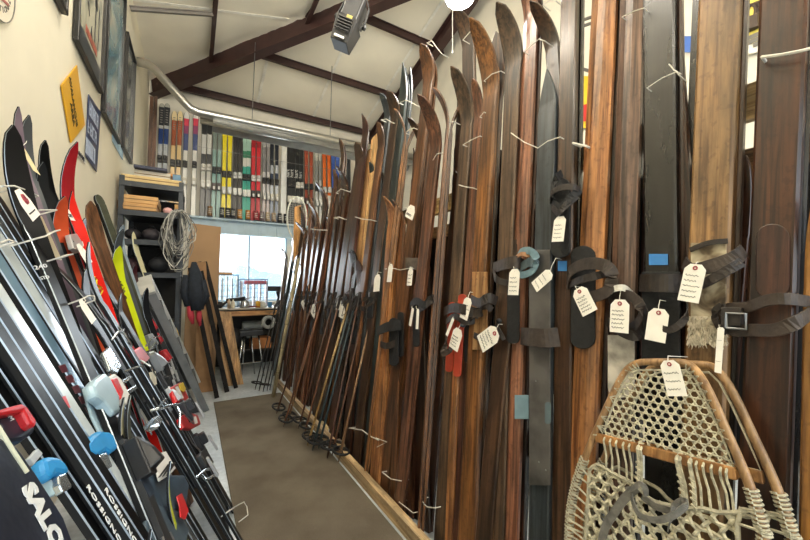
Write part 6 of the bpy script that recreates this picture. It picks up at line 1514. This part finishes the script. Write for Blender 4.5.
sst([(600, 548), (606, 526), (616, 510), (626, 497), (636, 488)], [.012, .014, .018, .022, .03], .02, V((0, -1, .5)))
sst([(626, 490), (634, 488), (640, 484), (645, 488), (646, 496)], [.02, .035, .045, .04, .03], .013, V((0, -.3, 1)))
sst([(631, 492), (634, 505), (641, 516), (656, 520), (670, 517), (681, 510), (687, 503), (682, 501), (675, 506), (671, 517), (668, 530)], [.02, .035, .045, .05, .05, .045, .04, .03, .03, .03, .02], .014, V((0, -.2, 1)))
sst([(642, 496), (655, 506), (668, 510), (678, 512)], [.02, .02, .022, .02], .016, V((0, -.4, 1)))
# the second shoe of the pair behind it
s2nd = shoe.copy(); COL.objects.link(s2nd); off = Matrix.Translation(V((.04, -.032, -.004)))
s2nd.matrix_world = off @ MW[shoe.name]; MW[s2nd.name] = off @ MW[shoe.name]
for ch in [o for o in bpy.data.objects if o.parent == shoe]:
    if ch.name.split('.')[0] in ('binding_strap', 'toe_webbing', 'main_webbing', 'crossbar_cords', 'toe_stitches'): continue
    c = ch.copy(); COL.objects.link(c); c.parent = s2nd
s2nd['label'] = 'second snowshoe tucked behind the first, only its right rim showing'
# ================================================================ LIGHT
w = bpy.data.worlds.new('sky'); S.world = w; w.use_nodes = True; nt = w.node_tree
bgn = nt.nodes['Background']; tc = N(nt, 'ShaderNodeTexCoord'); sp_ = N(nt, 'ShaderNodeSeparateXYZ'); nt.links.new(tc.outputs['Generated'], sp_.inputs[0])
r = ramp(nt, [(.0, lin('#c9d6dc')), (.5, lin('#f2f7fa')), (.62, lin('#dfeefa')), (1., lin('#b5d3f0'))])
mr = N(nt, 'ShaderNodeMapRange'); mr.inputs['From Min'].default_value = -1; nt.links.new(sp_.outputs['Z'], mr.inputs['Value']); nt.links.new(mr.outputs[0], r.inputs['Fac'])
nt.links.new(r.outputs['Color'], bgn.inputs['Color']); bgn.inputs['Strength'].default_value = 2.3
def area(name, loc, size, power, col, rot=(0, 0, 0), size_y=None):
    l = bpy.data.lights.new(name, 'AREA'); l.energy = power; l.color = col; l.size = size
    if size_y: l.shape = 'RECTANGLE'; l.size_y = size_y
    o = bpy.data.objects.new(name, l); COL.objects.link(o); o.location = loc; o.rotation_euler = rot; return o
def point(name, loc, power, col, rad=.1):
    l = bpy.data.lights.new(name, 'POINT'); l.energy = power; l.color = col; l.shadow_soft_size = rad
    o = bpy.data.objects.new(name, l); COL.objects.link(o); o.location = loc; return o
WARM = (1, .93, .8)
point('ceiling_lamp_light', lc + V((0, 0, -.12)), 55, WARM, .1)
# added fill lamps with housings, out of view above and behind the camera
for i, (x, y, z, p_) in enumerate(((.2, 1.1, 4.1, 70), (.3, -1.2, 4.2, 90), (2.2, -1.0, 4.2, 40), (-.1, 2.3, 4.5, 70))):
    hm_ = empty('ceiling_lamp', (x, y, z), 'round white fill lamp added out of view above the aisle', 'lamp', 'added fill lamps above the aisle')
    MB().lathe((x, y, z), [(.1, 0), (.13, .02), (.13, .06), (.05, .16), (.03, .2)], n=20).build('housing', paint('#c9cac8', .4), hm_, smooth=True)
    MB().tube([(x, y, z + .2), (x, y, roofz(x, y) - .02)], .006, 5).build('chain', STEEL, hm_)
    MB().lathe((x, y, z - .014), [(.06, -.01), (.095, 0), (.095, .012)], n=20).build('lens', glow('#fff2dc', 6), hm_, smooth=True)
    point('fill_light', (x, y, z - .14), p_, WARM, .12)
area('doorway_daylight', (1.1, YF - .3, 1.7), 3.2, 75, (.85, .93, 1), (math.radians(90), 0, math.radians(0)), 3.0)
area('window_daylight', ((WX0 + WX1) / 2, YB + .25, (WZ0 + WZ1) / 2), WX1 - WX0, 60, (.85, .94, 1), (math.radians(-90), 0, 0), WZ1 - WZ0)
S.view_settings.exposure = 0.14
